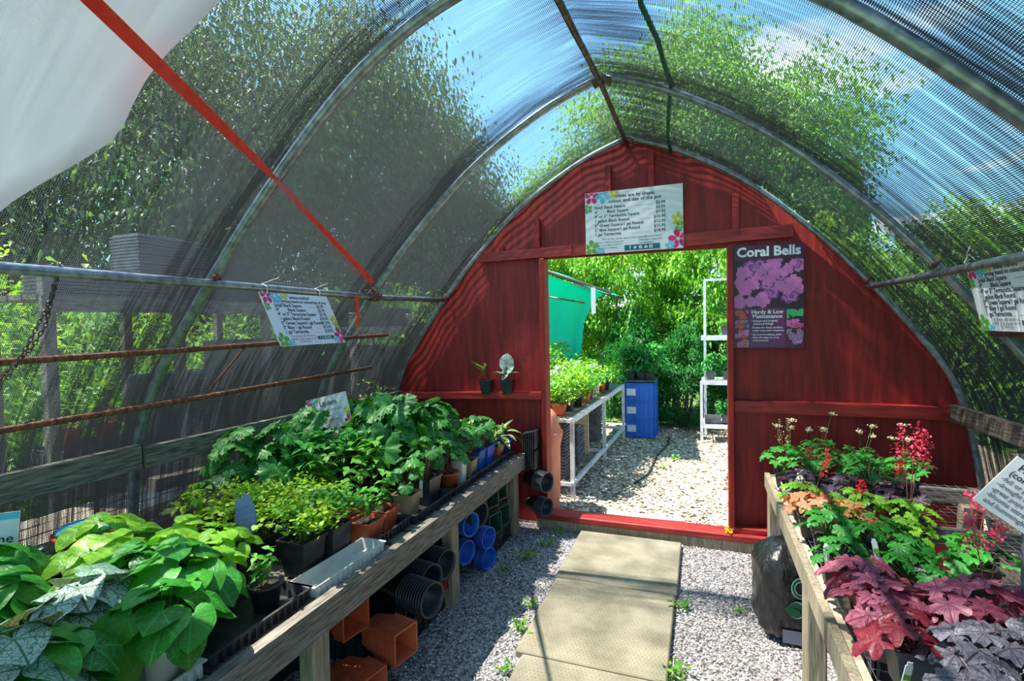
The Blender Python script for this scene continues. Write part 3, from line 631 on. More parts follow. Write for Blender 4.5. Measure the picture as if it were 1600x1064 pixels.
# ------------------------------------------------------------------ benches
BZ = .60
def left_bench():
    t = thing('potting_bench', 'long weathered wooden bench on the left, loaded with green plants', 'bench', (-1.3, 0, 0))
    mb = MB(); obox((0, -.6, .565), (0, 3.72, .545), .045, .115, mb); mb.obj('front_rail', 'grey_wood', t)
    mb = MB(); obox((-1.14, -.6, .55), (-1.14, 3.72, .55), .045, .10, mb); mb.obj('back_rail', 'grey_wood', t)
    for y in np.arange(-.6, 3.62, .155): box((-1.16, y, .565), (-.025, y+.125, .588), bev=.003).obj('slat', 'grey_wood_x', t)
    for y in (-.3, .35, 1.5, 2.6, 3.64):
        box((-.09, y-.045, 0), (-.022, y+.045, .515), bev=.005).obj('post', 'post_wood', t)
        box((-1.12, y-.045, 0), (-1.05, y+.045, .515), bev=.005).obj('post', 'post_wood', t)
    return t
left_bench()
def right_bench():
    t = thing('mesh_top_bench', 'wooden framed bench with a wire mesh top on the right side', 'bench', (.4, 0, 0))
    obox((.0, .3, .545), (.0, 3.72, .545), .03, .09).obj('front_rail', 'post_wood', t)
    obox((.035, .3, .56), (.035, 3.72, .56), .025, .03).obj('rail_strip', 'pale_wood', t)
    obox((1.08, .3, .545), (1.08, 3.72, .545), .04, .09).obj('back_rail', 'grey_wood', t)
    for y in (.35, 1.25, 2.15, 3.0, 3.7): obox((.02, y, .54), (1.06, y, .54), .04, .08).obj('cross_bar', 'grey_wood_x', t)
    for y in (1.2, 2.42, 3.66):
        box((.0, y-.055, 0), (.075, y-.002, .50), bev=.006).obj('post', 'post_wood', t); box((.0, y+.002, 0), (.075, y+.055, .50), bev=.006).obj('post', 'post_wood', t)
        box((1.0, y-.04, 0), (1.07, y+.04, .50), bev=.006).obj('post', 'post_wood', t)
    mb = MB()
    for y in np.arange(.3, 3.72, .05): tube([(0.05, y, .594), (1.1, y, .594)], .0013, 4, mb, caps=False)
    for x in np.arange(.05, 1.11, .05): tube([(x, .3, .5965), (x, 3.72, .5965)], .0013, 4, mb, caps=False)
    mb.obj('wire_mesh', 'galvanised', t)
right_bench()

# ------------------------------------------------------------------ pots and trays
def pot_profile(rt, rb, h, rim=.012, t=.003):
    return [(0, .002), (rb, 0), (rt-.003, h-rim*.75), (rt+.005, h-rim*.75), (rt+.006, h), (rt-t, h), (rt-t-.003, h-rim), (rb-t, .006), (0, .006)]
POTM = {}
POTS = { # name: (n, top radius, bottom radius, height, material)
 'sq_black': (4, .078, .058, .10, 'black_plastic'), 'sq_black_tall': (4, .095, .07, .15, 'black_plastic'), 'rd_black': (24, .075, .055, .12, 'black_plastic'),
 'rd_small': (24, .056, .042, .09, 'black_plastic'), 'sq_terra': (4, .088, .064, .105, 'terracotta_plastic'), 'rd_terra': (24, .06, .045, .11, 'terracotta_plastic'),
 'sq_blue': (4, .095, .072, .14, 'blue_plastic'), 'rd_blue': (24, .07, .052, .12, 'blue_plastic'), 'rd_white': (24, .045, .036, .125, 'white_plastic'), 'sq_tan': (4, .08, .06, .12, 'tan_plastic'),
 'sq_green': (4, .09, .07, .13, 'green_plastic'), 'sq_grey': (4, .08, .06, .12, 'grey_tray')}
def pot_mesh(k):
    if k not in POTM:
        n, rt, rb, h, m = POTS[k]; mb = lathe(pot_profile(rt, rb, h), n, phase=math.pi/4 if n == 4 else 0, smooth=n > 4)
        me = mb.mesh(k, m); mb2 = MB(); r = rt-.006; mb2 = lathe([(0, h*.86), (r*.6, h*.87), (r, h*.85)], n, phase=math.pi/4 if n == 4 else 0)
        POTM[k] = (me, mb2.mesh(k+'_soil', 'soil'))
    return POTM[k]
def link(name, me, parent, loc=(0, 0, 0), rz=0):
    o = bpy.data.objects.new(name, me); COL.objects.link(o); o.parent = parent; o.location = loc; o.rotation_euler = (0, 0, rz); return o

# foliage: each kind gives a few shared variants: list of (part name, mesh)
def stems(mb, tips, r0, mi=0, base=.03, bend=.35, n=5):
    for p in tips:
        p = np.array(p, float); b = np.array((p[0]*base/.1*.3, p[1]*base/.1*.3, 0))
        pts = [b+(p-b)*t+np.array((0, 0, bend*np.linalg.norm(p[:2])*math.sin(t*math.pi)*.5)) for t in np.linspace(0, 1, n)]
        tube(pts, np.linspace(r0, r0*.6, n), 4, mb, caps=False, mi=mi)
def rosette(tpl, n, R, H, size, lm, sm, seed, tilt=(.1, .75), low=.35, pw=.6, stem_r=.0018, face=0):
    g = np.random.default_rng(seed); t = ((np.arange(n)+g.random(n)*.8)/n); rad = R*t**pw
    yaw = np.arange(n)*2.39996+g.normal(0, .25, n); hgt = H*(1-(1-low)*t**1.4)*(.85+.3*g.random(n))
    P = np.stack([-rad*np.sin(yaw), rad*np.cos(yaw), hgt], -1)
    S = size*(.62+.38*g.random(n))*(.75+.35*t); pitch = -(tilt[0]+(tilt[1]-tilt[0])*t)+g.normal(0, .18, n)
    mb = instances(tpl, P, rot(yaw+g.normal(0, .4, n), pitch, g.normal(0, .22, n), S), g.random(n))
    st = MB(); stems(st, P, stem_r)
    return [('foliage', mb.mesh('foliage', lm)), ('stems', st.mesh('stems', sm))]
def compound(tpl, nst, R, H, lsize, per, lm, sm, seed, spread=.05, low=.5, extra=None, stem_r=.0012):
    g = np.random.default_rng(seed); yaw = g.uniform(0, 6.28, nst); rad = R*np.sqrt(g.random(nst)); hg = H*(low+(1-low)*g.random(nst))*(1-.25*(rad/R)**2)
    tips = np.stack([-rad*np.sin(yaw), rad*np.cos(yaw), hg], -1); st = MB(); stems(st, tips, stem_r)
    k = nst*per; C = np.repeat(tips, per, 0)+g.normal(0, spread, (k, 3))*np.array((1, 1, .45)); C[:, 2] = np.maximum(C[:, 2], .02)
    mb = instances(tpl, C, rot(g.uniform(0, 6.28, k), g.normal(-.2, .4, k), g.normal(0, .3, k), lsize*(.6+.7*g.random(k))), g.random(k))
    out = [('foliage', mb.mesh('foliage', lm)), ('stems', st.mesh('stems', sm))]
    if extra:
        m, cnt, sz = extra; P = tips[g.integers(0, nst, cnt)]+g.normal(0, spread*.8, (cnt, 3))*np.array((1, 1, .3))+np.array((0, 0, .02))
        f = instances(PET, P, rot(g.uniform(0, 6.28, cnt), g.normal(0, .7, cnt), g.normal(0, .7, cnt), sz), g.random(cnt)); out.append(('flowers', f.mesh('flowers', m)))
    return out
def pinnate(nst, R, H, lsize, pairs, lm, sm, seed):
    """upright stalks with pairs of ovate leaves and a top rosette"""
    g = np.random.default_rng(seed); P = []; Yw = []; S = []; Pt = []; st = MB()
    for i in range(nst):
        a = g.uniform(0, 6.28); b = np.array((R*.35*math.sin(a), R*.35*math.cos(a), 0)); tp = np.array((R*math.sin(a)*g.uniform(.3, 1), R*math.cos(a)*g.uniform(.3, 1), H*g.uniform(.7, 1.05)))
        tube([b, (b+tp)/2+np.array((0, 0, .02)), tp], [.0026, .002, .0012], 4, st, caps=False); ph = g.uniform(0, 6.28)
        for k in range(pairs):
            t = .35+.65*k/(pairs-1); c = b+(tp-b)*t
            for s in range(3): P.append(c); Yw.append(ph+k*1.1+s*2.09+g.normal(0, .2)); S.append(lsize*(1.1-.45*abs(t-.7))*g.uniform(.8, 1.15)); Pt.append(g.normal(.0, .25)+.25*(t-.5))
    n = len(P); mb = instances(OVATE, np.array(P), rot(np.array(Yw), np.array(Pt), g.normal(0, .2, n), np.array(S)), g.random(n))
    return [('foliage', mb.mesh('foliage', lm)), ('stems', st.mesh('stems', sm))]
def spike(parts, n, H, m, seed, R=.05, fl=70, sz=.008, length=.10, width=.02, sm='stem_red', ball=False):
    g = np.random.default_rng(seed); st = MB(); fb = MB()
    for i in range(n):
        a = g.uniform(0, 6.28); h = H*g.uniform(.75, 1.05); e = np.array((R*math.sin(a), R*math.cos(a), h)); tube([(0, 0, .0), (e[0]*.4, e[1]*.4, h*.5), e], [.002, .0017, .001], 5, st, caps=False)
        if ball: P = e+g.normal(0, 1, (fl, 3))*np.array((width, width, width*.6))
        else:
            t = g.random(fl); P = e-np.array((0, 0, 1))*(t*length)[:, None]+g.normal(0, 1, (fl, 3))*(np.array((width, width, .004))*(.35+.65*t)[:, None])
        instances(PET, P, rot(g.uniform(0, 6.28, fl), g.normal(0, .8, fl), g.normal(0, .8, fl), sz*g.uniform(.7, 1.2, fl)), g.random(fl), fb)
    return parts+[('flower_stalks', st.mesh('flower_stalks', sm)), ('flowers', fb.mesh('flowers', m))]
def variants(f, n): 
    c = []
    def get(i):
        while len(c) < n: c.append(f(len(c)))
        return c[i % n]
    return get
KIND = {
 'silver': variants(lambda i: rosette(HEART, 18, .12, .17, .125, 'L_silver', 'stem_green', 10+i, (.15, .8)), 3),
 'heart': variants(lambda i: rosette(HEART, 22, .13, .17, .125, 'L_heart', 'stem_green', 20+i, (.1, .75)), 3),
 'lime': variants(lambda i: rosette(HEART, 20, .14, .15, .10, 'L_lime', 'stem_green', 30+i, (.05, .5)), 3),  # same plant as 'heart', sunlit look put into the leaf colour
 'lig': variants(lambda i: rosette(LIG, 26, .15, .30, .135, 'L_lig', 'stem_green', 40+i, (.25, .95), low=.38), 4),
 'ligsm': variants(lambda i: rosette(LIG, 16, .11, .24, .10, 'L_lig', 'stem_red', 50+i, (.2, .9), low=.4), 3),
 'cory': variants(lambda i: compound(FAN, 26, .125, .15, .020, 26, 'L_cory', 'stem_green', 60+i, .026, .55, ('petal_yellow', 14, .012)), 3),
 'corygr': variants(lambda i: compound(FAN, 30, .12, .13, .018, 26, 'L_bright', 'stem_green', 65+i, .024, .6), 2),
 'epim': variants(lambda i: compound(OVATE, 9, .10, .15, .035, 9, 'L_cory', 'stem_red', 68+i, .022, .7), 2),
 'seed': variants(lambda i: pinnate(3, .06, .17, .048, 4, 'L_bright', 'stem_red', 70+i), 4),
 'arunc': variants(lambda i: pinnate(6, .11, .27, .062, 5, 'L_bright', 'stem_red', 80+i), 4),
 'dark_arunc': variants(lambda i: pinnate(6, .12, .30, .07, 5, 'L_geran', 'stem_green', 85+i), 3),
 'hosta': variants(lambda i: rosette(LANCE, 22, .05, .10, .17, 'L_hosta', 'stem_green', 90+i, (-1.15, -.1), pw=.8), 3),
 'geran': variants(lambda i: rosette(GERAN, 34, .16, .18, .085, 'L_geran', 'stem_green', 100+i, (.05, .55), low=.45), 3),
 'astr': variants(lambda i: spike(rosette(GERAN, 34, .16, .18, .085, 'L_geran', 'stem_green', 105+i, (.05, .55), low=.45), 3, .36, 'petal_white', 105+i, .08, 55, .010, .02, .011, 'stem_green', True), 3),
 'purple': variants(lambda i: rosette(PALM, 20, .13, .12, .10, 'L_purple', 'stem_red', 110+i, (.0, .55)), 3),
 'amber': variants(lambda i: rosette(PALM, 20, .13, .12, .10, 'L_amber', 'stem_red', 120+i, (.05, .7)), 3),
 'limeh': variants(lambda i: rosette(PALM7, 24, .13, .11, .075, 'L_lime', 'stem_green', 130+i, (.05, .55)), 2),
 'greenh': variants(lambda i: rosette(PALM7, 18, .13, .13, .10, 'L_geran', 'stem_green', 140+i, (.0, .5)), 3),
 'plum': variants(lambda i: rosette(PALM, 15, .15, .13, .155, 'L_plum', 'stem_red', 150+i, (-.05, .6)), 3),
 'crimson': variants(lambda i: rosette(PALM, 10, .12, .10, .12, 'L_crimson', 'stem_red', 160+i, (.1, .5)), 1),
 'slate': variants(lambda i: rosette(PALM7, 15, .15, .14, .155, 'L_slate', 'stem_red', 170+i, (-.05, .5)), 3),
 'astil': variants(lambda i: compound(OV2, 22, .16, .22, .035, 22, 'L_bright', 'stem_green', 180+i, .035, .45), 3),
 'mixgrn': variants(lambda i: compound(OV2, 22, .15, .26, .045, 20, 'tree_leaf_bright', 'stem_green', 190+i, .045, .3), 3),
 'grassy': variants(lambda i: compound(SAG, 14, .08, .34, .10, 22, 'L_geran', 'stem_green', 200+i, .035, .25), 3),
 'lilac': variants(lambda i: compound(OV2, 22, .16, .26, .04, 16, 'tree_leaf_bright', 'stem_green', 210+i, .04, .3, ('petal_lilac', 70, .022)), 2),
}
CNT = {}
def plant(kind, pot, x, y, label, z=BZ, s=1.0, cat='potted plant', group=None, name=None, rz=None, flower=None):
    i = CNT[kind] = CNT.get(kind, -1)+1
    t = thing(name or 'potted_plant', label, cat, (x, y, z), (rz if rz is not None else random.uniform(0, 6.28)), group)
    n, rt, rb, h, m = POTS[pot]; pm, sm = pot_mesh(pot)
    a = -t.rotation_euler[2] if n == 4 else 0
    po = link('pot', pm, t, rz=a+random.uniform(-.08, .08)); link('soil', sm, po)
    parts = KIND[kind](i)
    prev = None
    for nm, me in parts:
        if nm == 'flowers': link(nm, me, prev); continue
        o = link(nm, me, t, (0, 0, h*.86)); o.scale = (s, s, s); prev = o
    if flower:
        (n1, m1), (n2, m2) = FLOWER[flower]; o = link(n1, m1, t, (0, 0, h*.86)); link(n2, m2, o)
    return t
FLOWER = {
 'red': [(a, b) for a, b in spike([], 1, .27, 'petal_red', 301, .05, 60, .012, .06, .016)],
 'pink': [(a, b) for a, b in spike([], 3, .44, 'petal_pink', 305, .06, 95, .013, .17, .022)],
 'pinkone': [(a, b) for a, b in spike([], 2, .37, 'petal_pink', 306, .05, 60, .012, .09, .018)],
 'coral': [(a, b) for a, b in spike([], 2, .36, 'petal_red', 309, .07, 45, .010, .07, .012)],
 'pale': [(a, b) for a, b in spike([], 2, .34, 'petal_white', 311, .05, 55, .008, .14, .012)],
}

# trays ------------------------------------------------
def tray(x0, y0, x1, y1, m, label, z=BZ, h=.05, group='plant trays on the benches', ribs=True, rz=0):
    cx, cy = (x0+x1)/2, (y0+y1)/2; a, b = (x1-x0)/2, (y1-y0)/2; t = thing('plant_tray', label, 'tray', (cx, cy, z-.008), rz, group)
    mb = MB(); R2 = math.sqrt(2); lathe([(0, .0), (.93, 0), (.98, h-.006), (1.03, h-.004), (1.03, h), (.97, h), (.92, .004), (0, .004)], 4, mb, math.pi/4, 0, False, a*R2, b*R2)
    # non-uniform lathe needs true z
    tb_ = mb.obj('tray_body', m, t)
    if ribs:
        rb = MB(); k = int(b*2/.03)
        for i in range(k):
            yy = -b+.02+i*.03
            for s in (-1, 1): box((s*a*.955-.002, yy-.005, .004), (s*a*.985+.002, yy+.005, h-.008), rb)
        rb.obj('tray_ribs', m, tb_)
    return t
tray(-1.66, .55, -1.36, 1.06, 'white_plastic', 'white seed tray under the nearest plants at the bench edge')
tray(-1.70, 1.08, -1.36, 1.50, 'black_tray', 'black carry tray under the small round pot')
tray(-1.46, 1.50, -1.335, 1.93, 'white_plastic', 'white plastic tray sticking out past the ferny yellow green plant', rz=-.03)
tray(-1.72, 1.95, -1.38, 2.22, 'black_tray', 'black tray holding the terracotta square pots')
tray(-1.66, 2.24, -1.36, 2.66, 'black_tray', 'black slotted tray just past the terracotta pots')
tray(-1.66, 2.68, -1.36, 3.02, 'black_tray', 'black slotted tray under the orange pot and white pot')
tray(-1.66, 3.04, -1.36, 3.42, 'black_tray', 'black tray under the pair of blue pots')
tray(-1.66, 3.44, -1.36, 3.70, 'black_tray', 'black tray at the far end of the left bench')
for i, (x0, x1, y) in enumerate([(-2.05, -1.74, 1.1), (-2.40, -2.09, 1.1), (-2.05, -1.74, 1.62), (-2.40, -2.09, 1.62), (-2.05, -1.74, 2.15), (-2.40, -2.09, 2.15), (-2.05, -1.74, 2.68), (-2.4, -2.09, 2.68), (-2.05, -1.74, 3.2)]):
    tray(x0, y, x1, y+.5, 'black_tray', 'black tray among the %s plants, %s row' % (['brunnera', 'brunnera', 'yellow fern leaf', 'yellow fern leaf', 'ligularia', 'ligularia', 'tall ligularia', 'tall ligularia', 'far hosta'][i], 'middle' if x0 > -2.1 else 'back'), ribs=False)

# ------------------------------------------------------------------ plants on the left bench
for kind, pot, x, y, s, label in [
 ('silver', 'rd_black', -1.48, .68, 1.2, 'silver veined heart leaf plant at the very front corner of the left bench'),
 ('silver', 'rd_black', -1.78, .62, 1.2, 'silver veined heart leaf plant at the bottom left edge of the picture'),
 ('silver', 'rd_black', -1.66, .92, 1.15, 'silver veined heart leaf plant raised in the middle of the green heart leaves'),
 ('heart', 'rd_white', -1.42, .98, 1.06, 'large glossy green heart leaf plant spilling over the bench edge from a white pot'),
 ('heart', 'rd_black', -1.46, .76, 1.01, 'dark green heart leaf plant between the silver leaf plants and the bench edge'),
 ('heart', 'rd_black', -1.72, 1.14, 1.06, 'green heart leaf plant behind the small round pot'),
 ('heart', 'rd_black', -1.95, .84, 1.12, 'green heart leaf plant left of the raised silver leaf plant'),
 ('heart', 'rd_black', -2.20, .96, 1.12, 'green heart leaf plant beneath the white sign at the left edge'),
 ('lime', 'rd_black', -1.95, 1.16, 1.12, 'heart leaf plant coloured sunlit yellow green in the second row'),
 ('lime', 'rd_black', -1.62, 1.28, 0.90, 'heart leaf plant coloured sunlit green just left of the small round pot'),
 ('lime', 'rd_black', -2.15, 1.30, 1.12, 'heart leaf plant coloured sunlit yellow green below the blue lid'),
 ('lime', 'rd_black', -1.86, 1.40, 1.01, 'heart leaf plant coloured sunlit yellow green in front of the yellow fern leaf plants'),
 ('silver', 'rd_black', -2.10, .68, 1.0, 'silver veined heart leaf plant half hidden at the left picture edge'),
 ('heart', 'rd_black', -1.58, 1.14, 1.1, 'glossy green heart leaf plant close to the bench edge before the small round pot'),
 ('lime', 'rd_black', -1.72, 1.44, .85, 'heart leaf plant coloured sunlit yellow green between the small round pot and the blue tag'),
 ('heart', 'rd_black', -2.34, .78, 1.2, 'dark green heart leaf plant at the far left edge below the cut off sign'),
 ('silver', 'rd_small', -2.38, 1.18, .55, 'small mottled heart leaf plant in front of the red bucket'),
 ('seed', 'rd_small', -1.475, 1.40, .8, 'small round black pot with a single sprig on the bench edge'),
 ('cory', 'sq_black_tall', -1.535, 1.65, 1.25, 'yellow flowered ferny plant at the bench edge, behind the blue cut out tag'),
 ('corygr', 'sq_black_tall', -1.52, 1.80, 1.2, 'fresh green ferny plant in a black pot left of the terracotta pots'),
 ('cory', 'sq_black', -1.82, 1.72, 1.3, 'yellow green ferny plant in the middle of the bench, around the blue tag'),
 ('cory', 'sq_black', -1.84, 1.98, 1.25, 'yellow green ferny plant around the white price tag'),
 ('epim', 'sq_black', -2.12, 1.62, 1.3, 'pale small leaved plant between the metal hoop and the yellow ferny plants'),
 ('epim', 'rd_terra', -2.34, 1.88, 1.0, 'pale small leaved plant in front of the left metal hoop'),
 ('cory', 'sq_black', -2.06, 1.90, 1.2, 'yellow green ferny plant furthest back against the tall green leaves'),
 ('seed', 'sq_terra', -1.475, 1.99, 1.0, 'terracotta square pot with two thin seedlings at the tray front'),
 ('seed', 'sq_terra', -1.64, 2.02, 1.0, 'terracotta square pot with thin seedlings, second in from the bench edge'),
 ('seed', 'sq_terra', -1.49, 2.14, 1.1, 'terracotta square pot with thin seedlings behind the front terracotta pot'),
 ('seed', 'sq_terra', -1.68, 2.20, 1.2, 'terracotta square pot with seedlings furthest from the bench edge'),
 ('arunc', 'sq_black', -1.88, 2.24, 1.06, 'upright green stalks behind the terracotta pots'),
 ('lig', 'sq_black', -2.36, 2.08, 1.1, 'broad leaved plant with one big leaf reaching over to the near hoop'),
 ('dark_arunc', 'sq_black', -2.06, 2.22, 1.1, 'pointed leaf plant rising behind the yellow ferny leaves'),
 ('lig', 'sq_black', -2.20, 2.22, 1.17, 'broad leaved plant left most of the tall leaves in front of the side board'),
 ('ligsm', 'sq_tan', -1.47, 2.34, .8, 'dark leaved plant in a mud stained square pot at the bench edge'),
 ('lig', 'sq_black_tall', -2.26, 2.48, 1.17, 'tall broad leaved plant left of the small plant sign'),
 ('dark_arunc', 'sq_black', -2.02, 2.44, 1.23, 'tall plant with pointed leaves below the small plant sign'),
 ('arunc', 'sq_black', -1.72, 2.42, 1.06, 'bright upright plant behind the mud stained pot'),
 ('ligsm', 'sq_black_tall', -1.47, 2.54, .95, 'dark leaved plant in a tall black pot in the slotted tray'),
 ('lig', 'sq_black_tall', -1.74, 2.64, 1.23, 'broad toothed leaf plant towering in the middle of the bench'),
 ('lig', 'sq_black_tall', -1.96, 2.74, 1.23, 'broad toothed leaf plant right beside the small plant sign'),
 ('lig', 'sq_black_tall', -2.24, 2.86, 1.17, 'broad leaved plant behind the small plant sign by the side board'),
 ('ligsm', 'rd_terra', -1.445, 2.77, .9, 'leafy plant in an orange round pot next to the printed white pot'),
 ('lig', 'sq_black_tall', -1.66, 2.90, 1.17, 'broad toothed leaf plant behind the printed white pot'),
 ('lig', 'sq_black_tall', -1.92, 3.02, 1.23, 'broad toothed leaf plant in the far middle of the bench'),
 ('lig', 'sq_black_tall', -2.2, 3.16, 1.11, 'broad leaved plant at the far back beside the side board'),
 ('ligsm', 'sq_tan', -1.45, 3.05, .95, 'leafy plant in a dirty green and tan square pot'),
 ('ligsm', 'sq_blue', -1.47, 3.20, 1.0, 'leafy plant in the first square blue pot from the white pot'),
 ('ligsm', 'sq_blue', -1.47, 3.36, .95, 'leafy plant in the second square blue pot from the white pot'),
 ('lig', 'sq_black_tall', -1.76, 3.22, 1.05, 'broad leaved plant behind the square blue pots'),
 ('lig', 'sq_black', -2.1, 3.45, 1.05, 'broad leaved plant in the back corner under the red ledge'),
 ('hosta', 'sq_terra', -1.45, 3.515, .8, 'striped leaf hosta in a terracotta pot near the bench end'),
 ('hosta', 'sq_blue', -1.64, 3.52, .95, 'striped leaf hosta behind the terracotta pot at the bench end'),
 ('hosta', 'rd_blue', -1.43, 3.65, .9, 'cream striped hosta in a round blue pot at the very end of the left bench'),
 ('hosta', 'sq_blue', -1.85, 3.60, 1.0, 'pale silvery hosta against the red wall'),
]:
    plant(kind, pot, x, y, label, s=s, group='potted plants on the left bench')
# printed white pot
t = thing('printed_white_pot', 'slim white pot with printed letters on the bench edge', 'pot', (-1.43, 2.895, BZ))
lathe([(0, 0), (.038, 0), (.05, .15), (.044, .15), (.036, .004)], 4, phase=math.pi/4, smooth=False).obj('pot', 'white_plastic', t)
lathe([(.0, .22), (.012, .215), (.03, .16), (.03, .145)], 8, smooth=True).obj('plant_label', 'white_plastic', t)

# ------------------------------------------------------------------ lettering
def glyphs(lines, M, mb, mi, sp=1.0):
    for (s, x, y, size, al, bold) in lines:
        c = bpy.data.curves.new('tmp', 'FONT'); c.body = s; c.size = size; c.align_x = al; c.offset = bold*size*.022; c.resolution_u = 2; c.space_character = sp
        o = bpy.data.objects.new('tmp', c); COL.objects.link(o); me = bpy.data.meshes.new_from_object(o)
        n = len(me.vertices)
        if n:
            V = np.zeros(n*3); me.vertices.foreach_get('co', V); V = V.reshape(-1, 3)+np.array((x, y, .0008)); V = V @ np.array(M)[:3, :3].T+np.array(M)[:3, 3]
            by = {}
            for p in me.polygons: by.setdefault(len(p.vertices), []).append(list(p.vertices))
            mb.add(V, [np.array(v) for v in by.values()], mi=mi)
        bpy.data.objects.remove(o); bpy.data.curves.remove(c); bpy.data.meshes.remove(me)
def frame(O, ex, ey):
    ex = Vector(ex).normalized(); ey = Vector(ey); ey = (ey-ex*ey.dot(ex)).normalized(); ez = ex.cross(ey)
    return Matrix(((ex.x, ey.x, ez.x, O[0]), (ex.y, ey.y, ez.y, O[1]), (ex.z, ey.z, ez.z, O[2]), (0, 0, 0, 1)))
def flatpoly(mb, pts, z, mi, M=None):
    V = np.array([(x, y, z) for x, y in pts]); 
    if M is not None: V = V @ np.array(M)[:3, :3].T+np.array(M)[:3, 3]
    mb.add(V, np.arange(len(pts))[None], mi=mi)
def petal_flower(mb, cx, cy, r, mi, z, rot0=0, n=5, clip=None):
    for k in range(n):
        a = rot0+k*2*math.pi/n; pts = []
        for t in np.linspace(0, 2*math.pi, 12, endpoint=False):
            u = r*.58+r*.42*math.cos(t); v = r*.27*math.sin(t)*(1.1+.25*math.cos(t)); x = cx+u*math.cos(a)-v*math.sin(a); y = cy+u*math.sin(a)+v*math.cos(a)
            if clip: x = min(max(x, clip[0]), clip[2]); y = min(max(y, clip[1]), clip[3])
            pts.append((x, y))
        flatpoly(mb, pts, z, mi)
FM = ['pink', 'sky_ink', 'yellow_ink', 'green_ink', 'teal_ink', 'white_ink', 'ink']
def sign_deco(w, h, fs=1.0):
    mb = MB(); cl = (.002, .002, w-.002, h-.002); z = .0009
    for (cx, cy, r, c, a) in [(.07*w, .93*h, .062*w*fs*1.3, 0, .3), (.19*w, .94*h, .07*w*fs*1.2, 1, .9), (.31*w, .96*h, .055*w*fs, 2, .2), (.03*w, .74*h, .05*w*fs, 3, .6),
                              (.95*w, .46*h, .07*w*fs, 2, .2), (.97*w, .34*h, .055*w*fs, 3, 1.0), (.95*w, .15*h, .10*w*fs, 0, .5), (.06*w, .10*h, .085*w*fs, 3, .35), (.16*w, .03*h, .05*w*fs, 1, .8), (.87*w, .05*h, .055*w*fs, 1, .4)]:
        petal_flower(mb, cx, cy, r, c, z, a, clip=cl); z += .00006
    return mb
def icon_bar(mb, x, y, w, h):
    flatpoly(mb, [(x, y), (x+w, y), (x+w, y+h), (x, y+h)], .0011, 4)
    I = np.eye(4); glyphs([('f', x+w*.16, y+h*.2, h*.95, 'CENTER', 1)], Matrix.Translation((0, 0, .001)), mb, 5)
    s = h*.32; cx = x+w*.31; cy = y+h*.5
    flatpoly(mb, [(cx-s, cy-s*.7), (cx-.2*s, cy-s*.8), (cx+.6*s, cy-s*.2), (cx+.8*s, cy+.5*s), (cx+.4*s, cy+.75*s), (cx+.05*s, cy+.5*s), (cx, cy+.15*s), (cx-.9*s, cy+.6*s), (cx-.7*s, cy-.2*s)], .0016, 5)
    for k, f in ((0, .46), (1, .61), (2, .75)):
        cx = x+w*f
        if k == 0: flatpoly(mb, [(cx+s*math.cos(t), cy+s*math.sin(t)) for t in np.linspace(0, 6.28, 13)[:-1]], .0016, 5); flatpoly(mb, [(cx-.1*s, cy-.6*s), (cx+.1*s, cy-.6*s), (cx+.4*s, cy+.4*s), (cx-.3*s, cy+.4*s)], .0019, 4)
        if k == 1: flatpoly(mb, [(cx-s, cy-.7*s), (cx+s, cy-.7*s), (cx+s, cy+.1*s), (cx-s, cy+.1*s)], .0016, 5); flatpoly(mb, [(cx-.4*s, cy+.2*s), (cx+.4*s, cy+.2*s), (cx+.4*s, cy+.9*s), (cx-.4*s, cy+.9*s)], .0016, 5)
        if k == 2:
            for q, mi, zz in ((1, 5, .0016), (.72, 4, .0018), (.45, 5, .002)): flatpoly(mb, [(cx-s*q, cy-s*q), (cx+s*q, cy-s*q), (cx+s*q, cy+s*q), (cx-s*q, cy+s*q)], zz, mi)
def board(name, label, O, ex, ey, w, h, lines, small=(), deco=True, iconbar=None, th=.004, fs=1.0, mats='sign_white', cat='sign', shape=None, group=None, bold_sp=1.0):
    M = frame(O, ex, ey); t = bpy.data.objects.new(name, None); COL.objects.link(t); t.matrix_world = M; t.empty_display_size = .05; tag(t, label, cat, group)
    if shape is None: b = box((0, 0, -th), (w, h, 0))
    else:
        b = MB(); n = len(shape); b.add([(x, y, 0) for x, y in shape]+[(x, y, -th) for x, y in shape], [np.arange(n)[None], np.arange(n, 2*n)[::-1][None], np.array([(i, i+n, (i+1) % n+n, (i+1) % n) for i in range(n)])])
    pn = b.obj('panel', mats, t)
    if deco or iconbar:
        d = sign_deco(w, h, fs) if deco else MB()
        if iconbar: icon_bar(d, *iconbar)
        d.obj('printed_flowers', FM, pn)
    mb = MB(); T = Matrix.Identity(4); glyphs(lines, T, mb, 0, bold_sp); glyphs(small, T, mb, 1)
    if mb.V: mb.obj('lettering', ['ink', 'ink_grey'], pn)
    return t
def price_lines(w, h, y0, dy, size, items, xl=.10, xr=.83, bold=1):
    out = []
    for k, (a, p) in enumerate(items):
        y = y0-k*dy; out.append((a, w*xl, y, size, 'LEFT', bold)); out.append((p, w*xr, y, size, 'RIGHT', bold))
        xa = w*xl+len(a)*size*.50; xb = w*xr-len(p)*size*.56; nd = max(int((xb-xa)/(size*.26)), 0)
        if nd: out.append(('.'*nd, xb-.002, y, size, 'RIGHT', 0))
    return out
IT = [('Small Black Square', '$2.99'), ('4"        Black Square', '$5.95'), ('4" or 5" Terracotta Square', '$7.95'), ('1 gallon Black Round', '$10.95'), ('5" Green Square/1 gal Round', '$12.95'), ('5" Blue Square/1 gal Round', '$15.95'), ('1 gal Terracotta', '$18.95')]
w, h = .70, .455
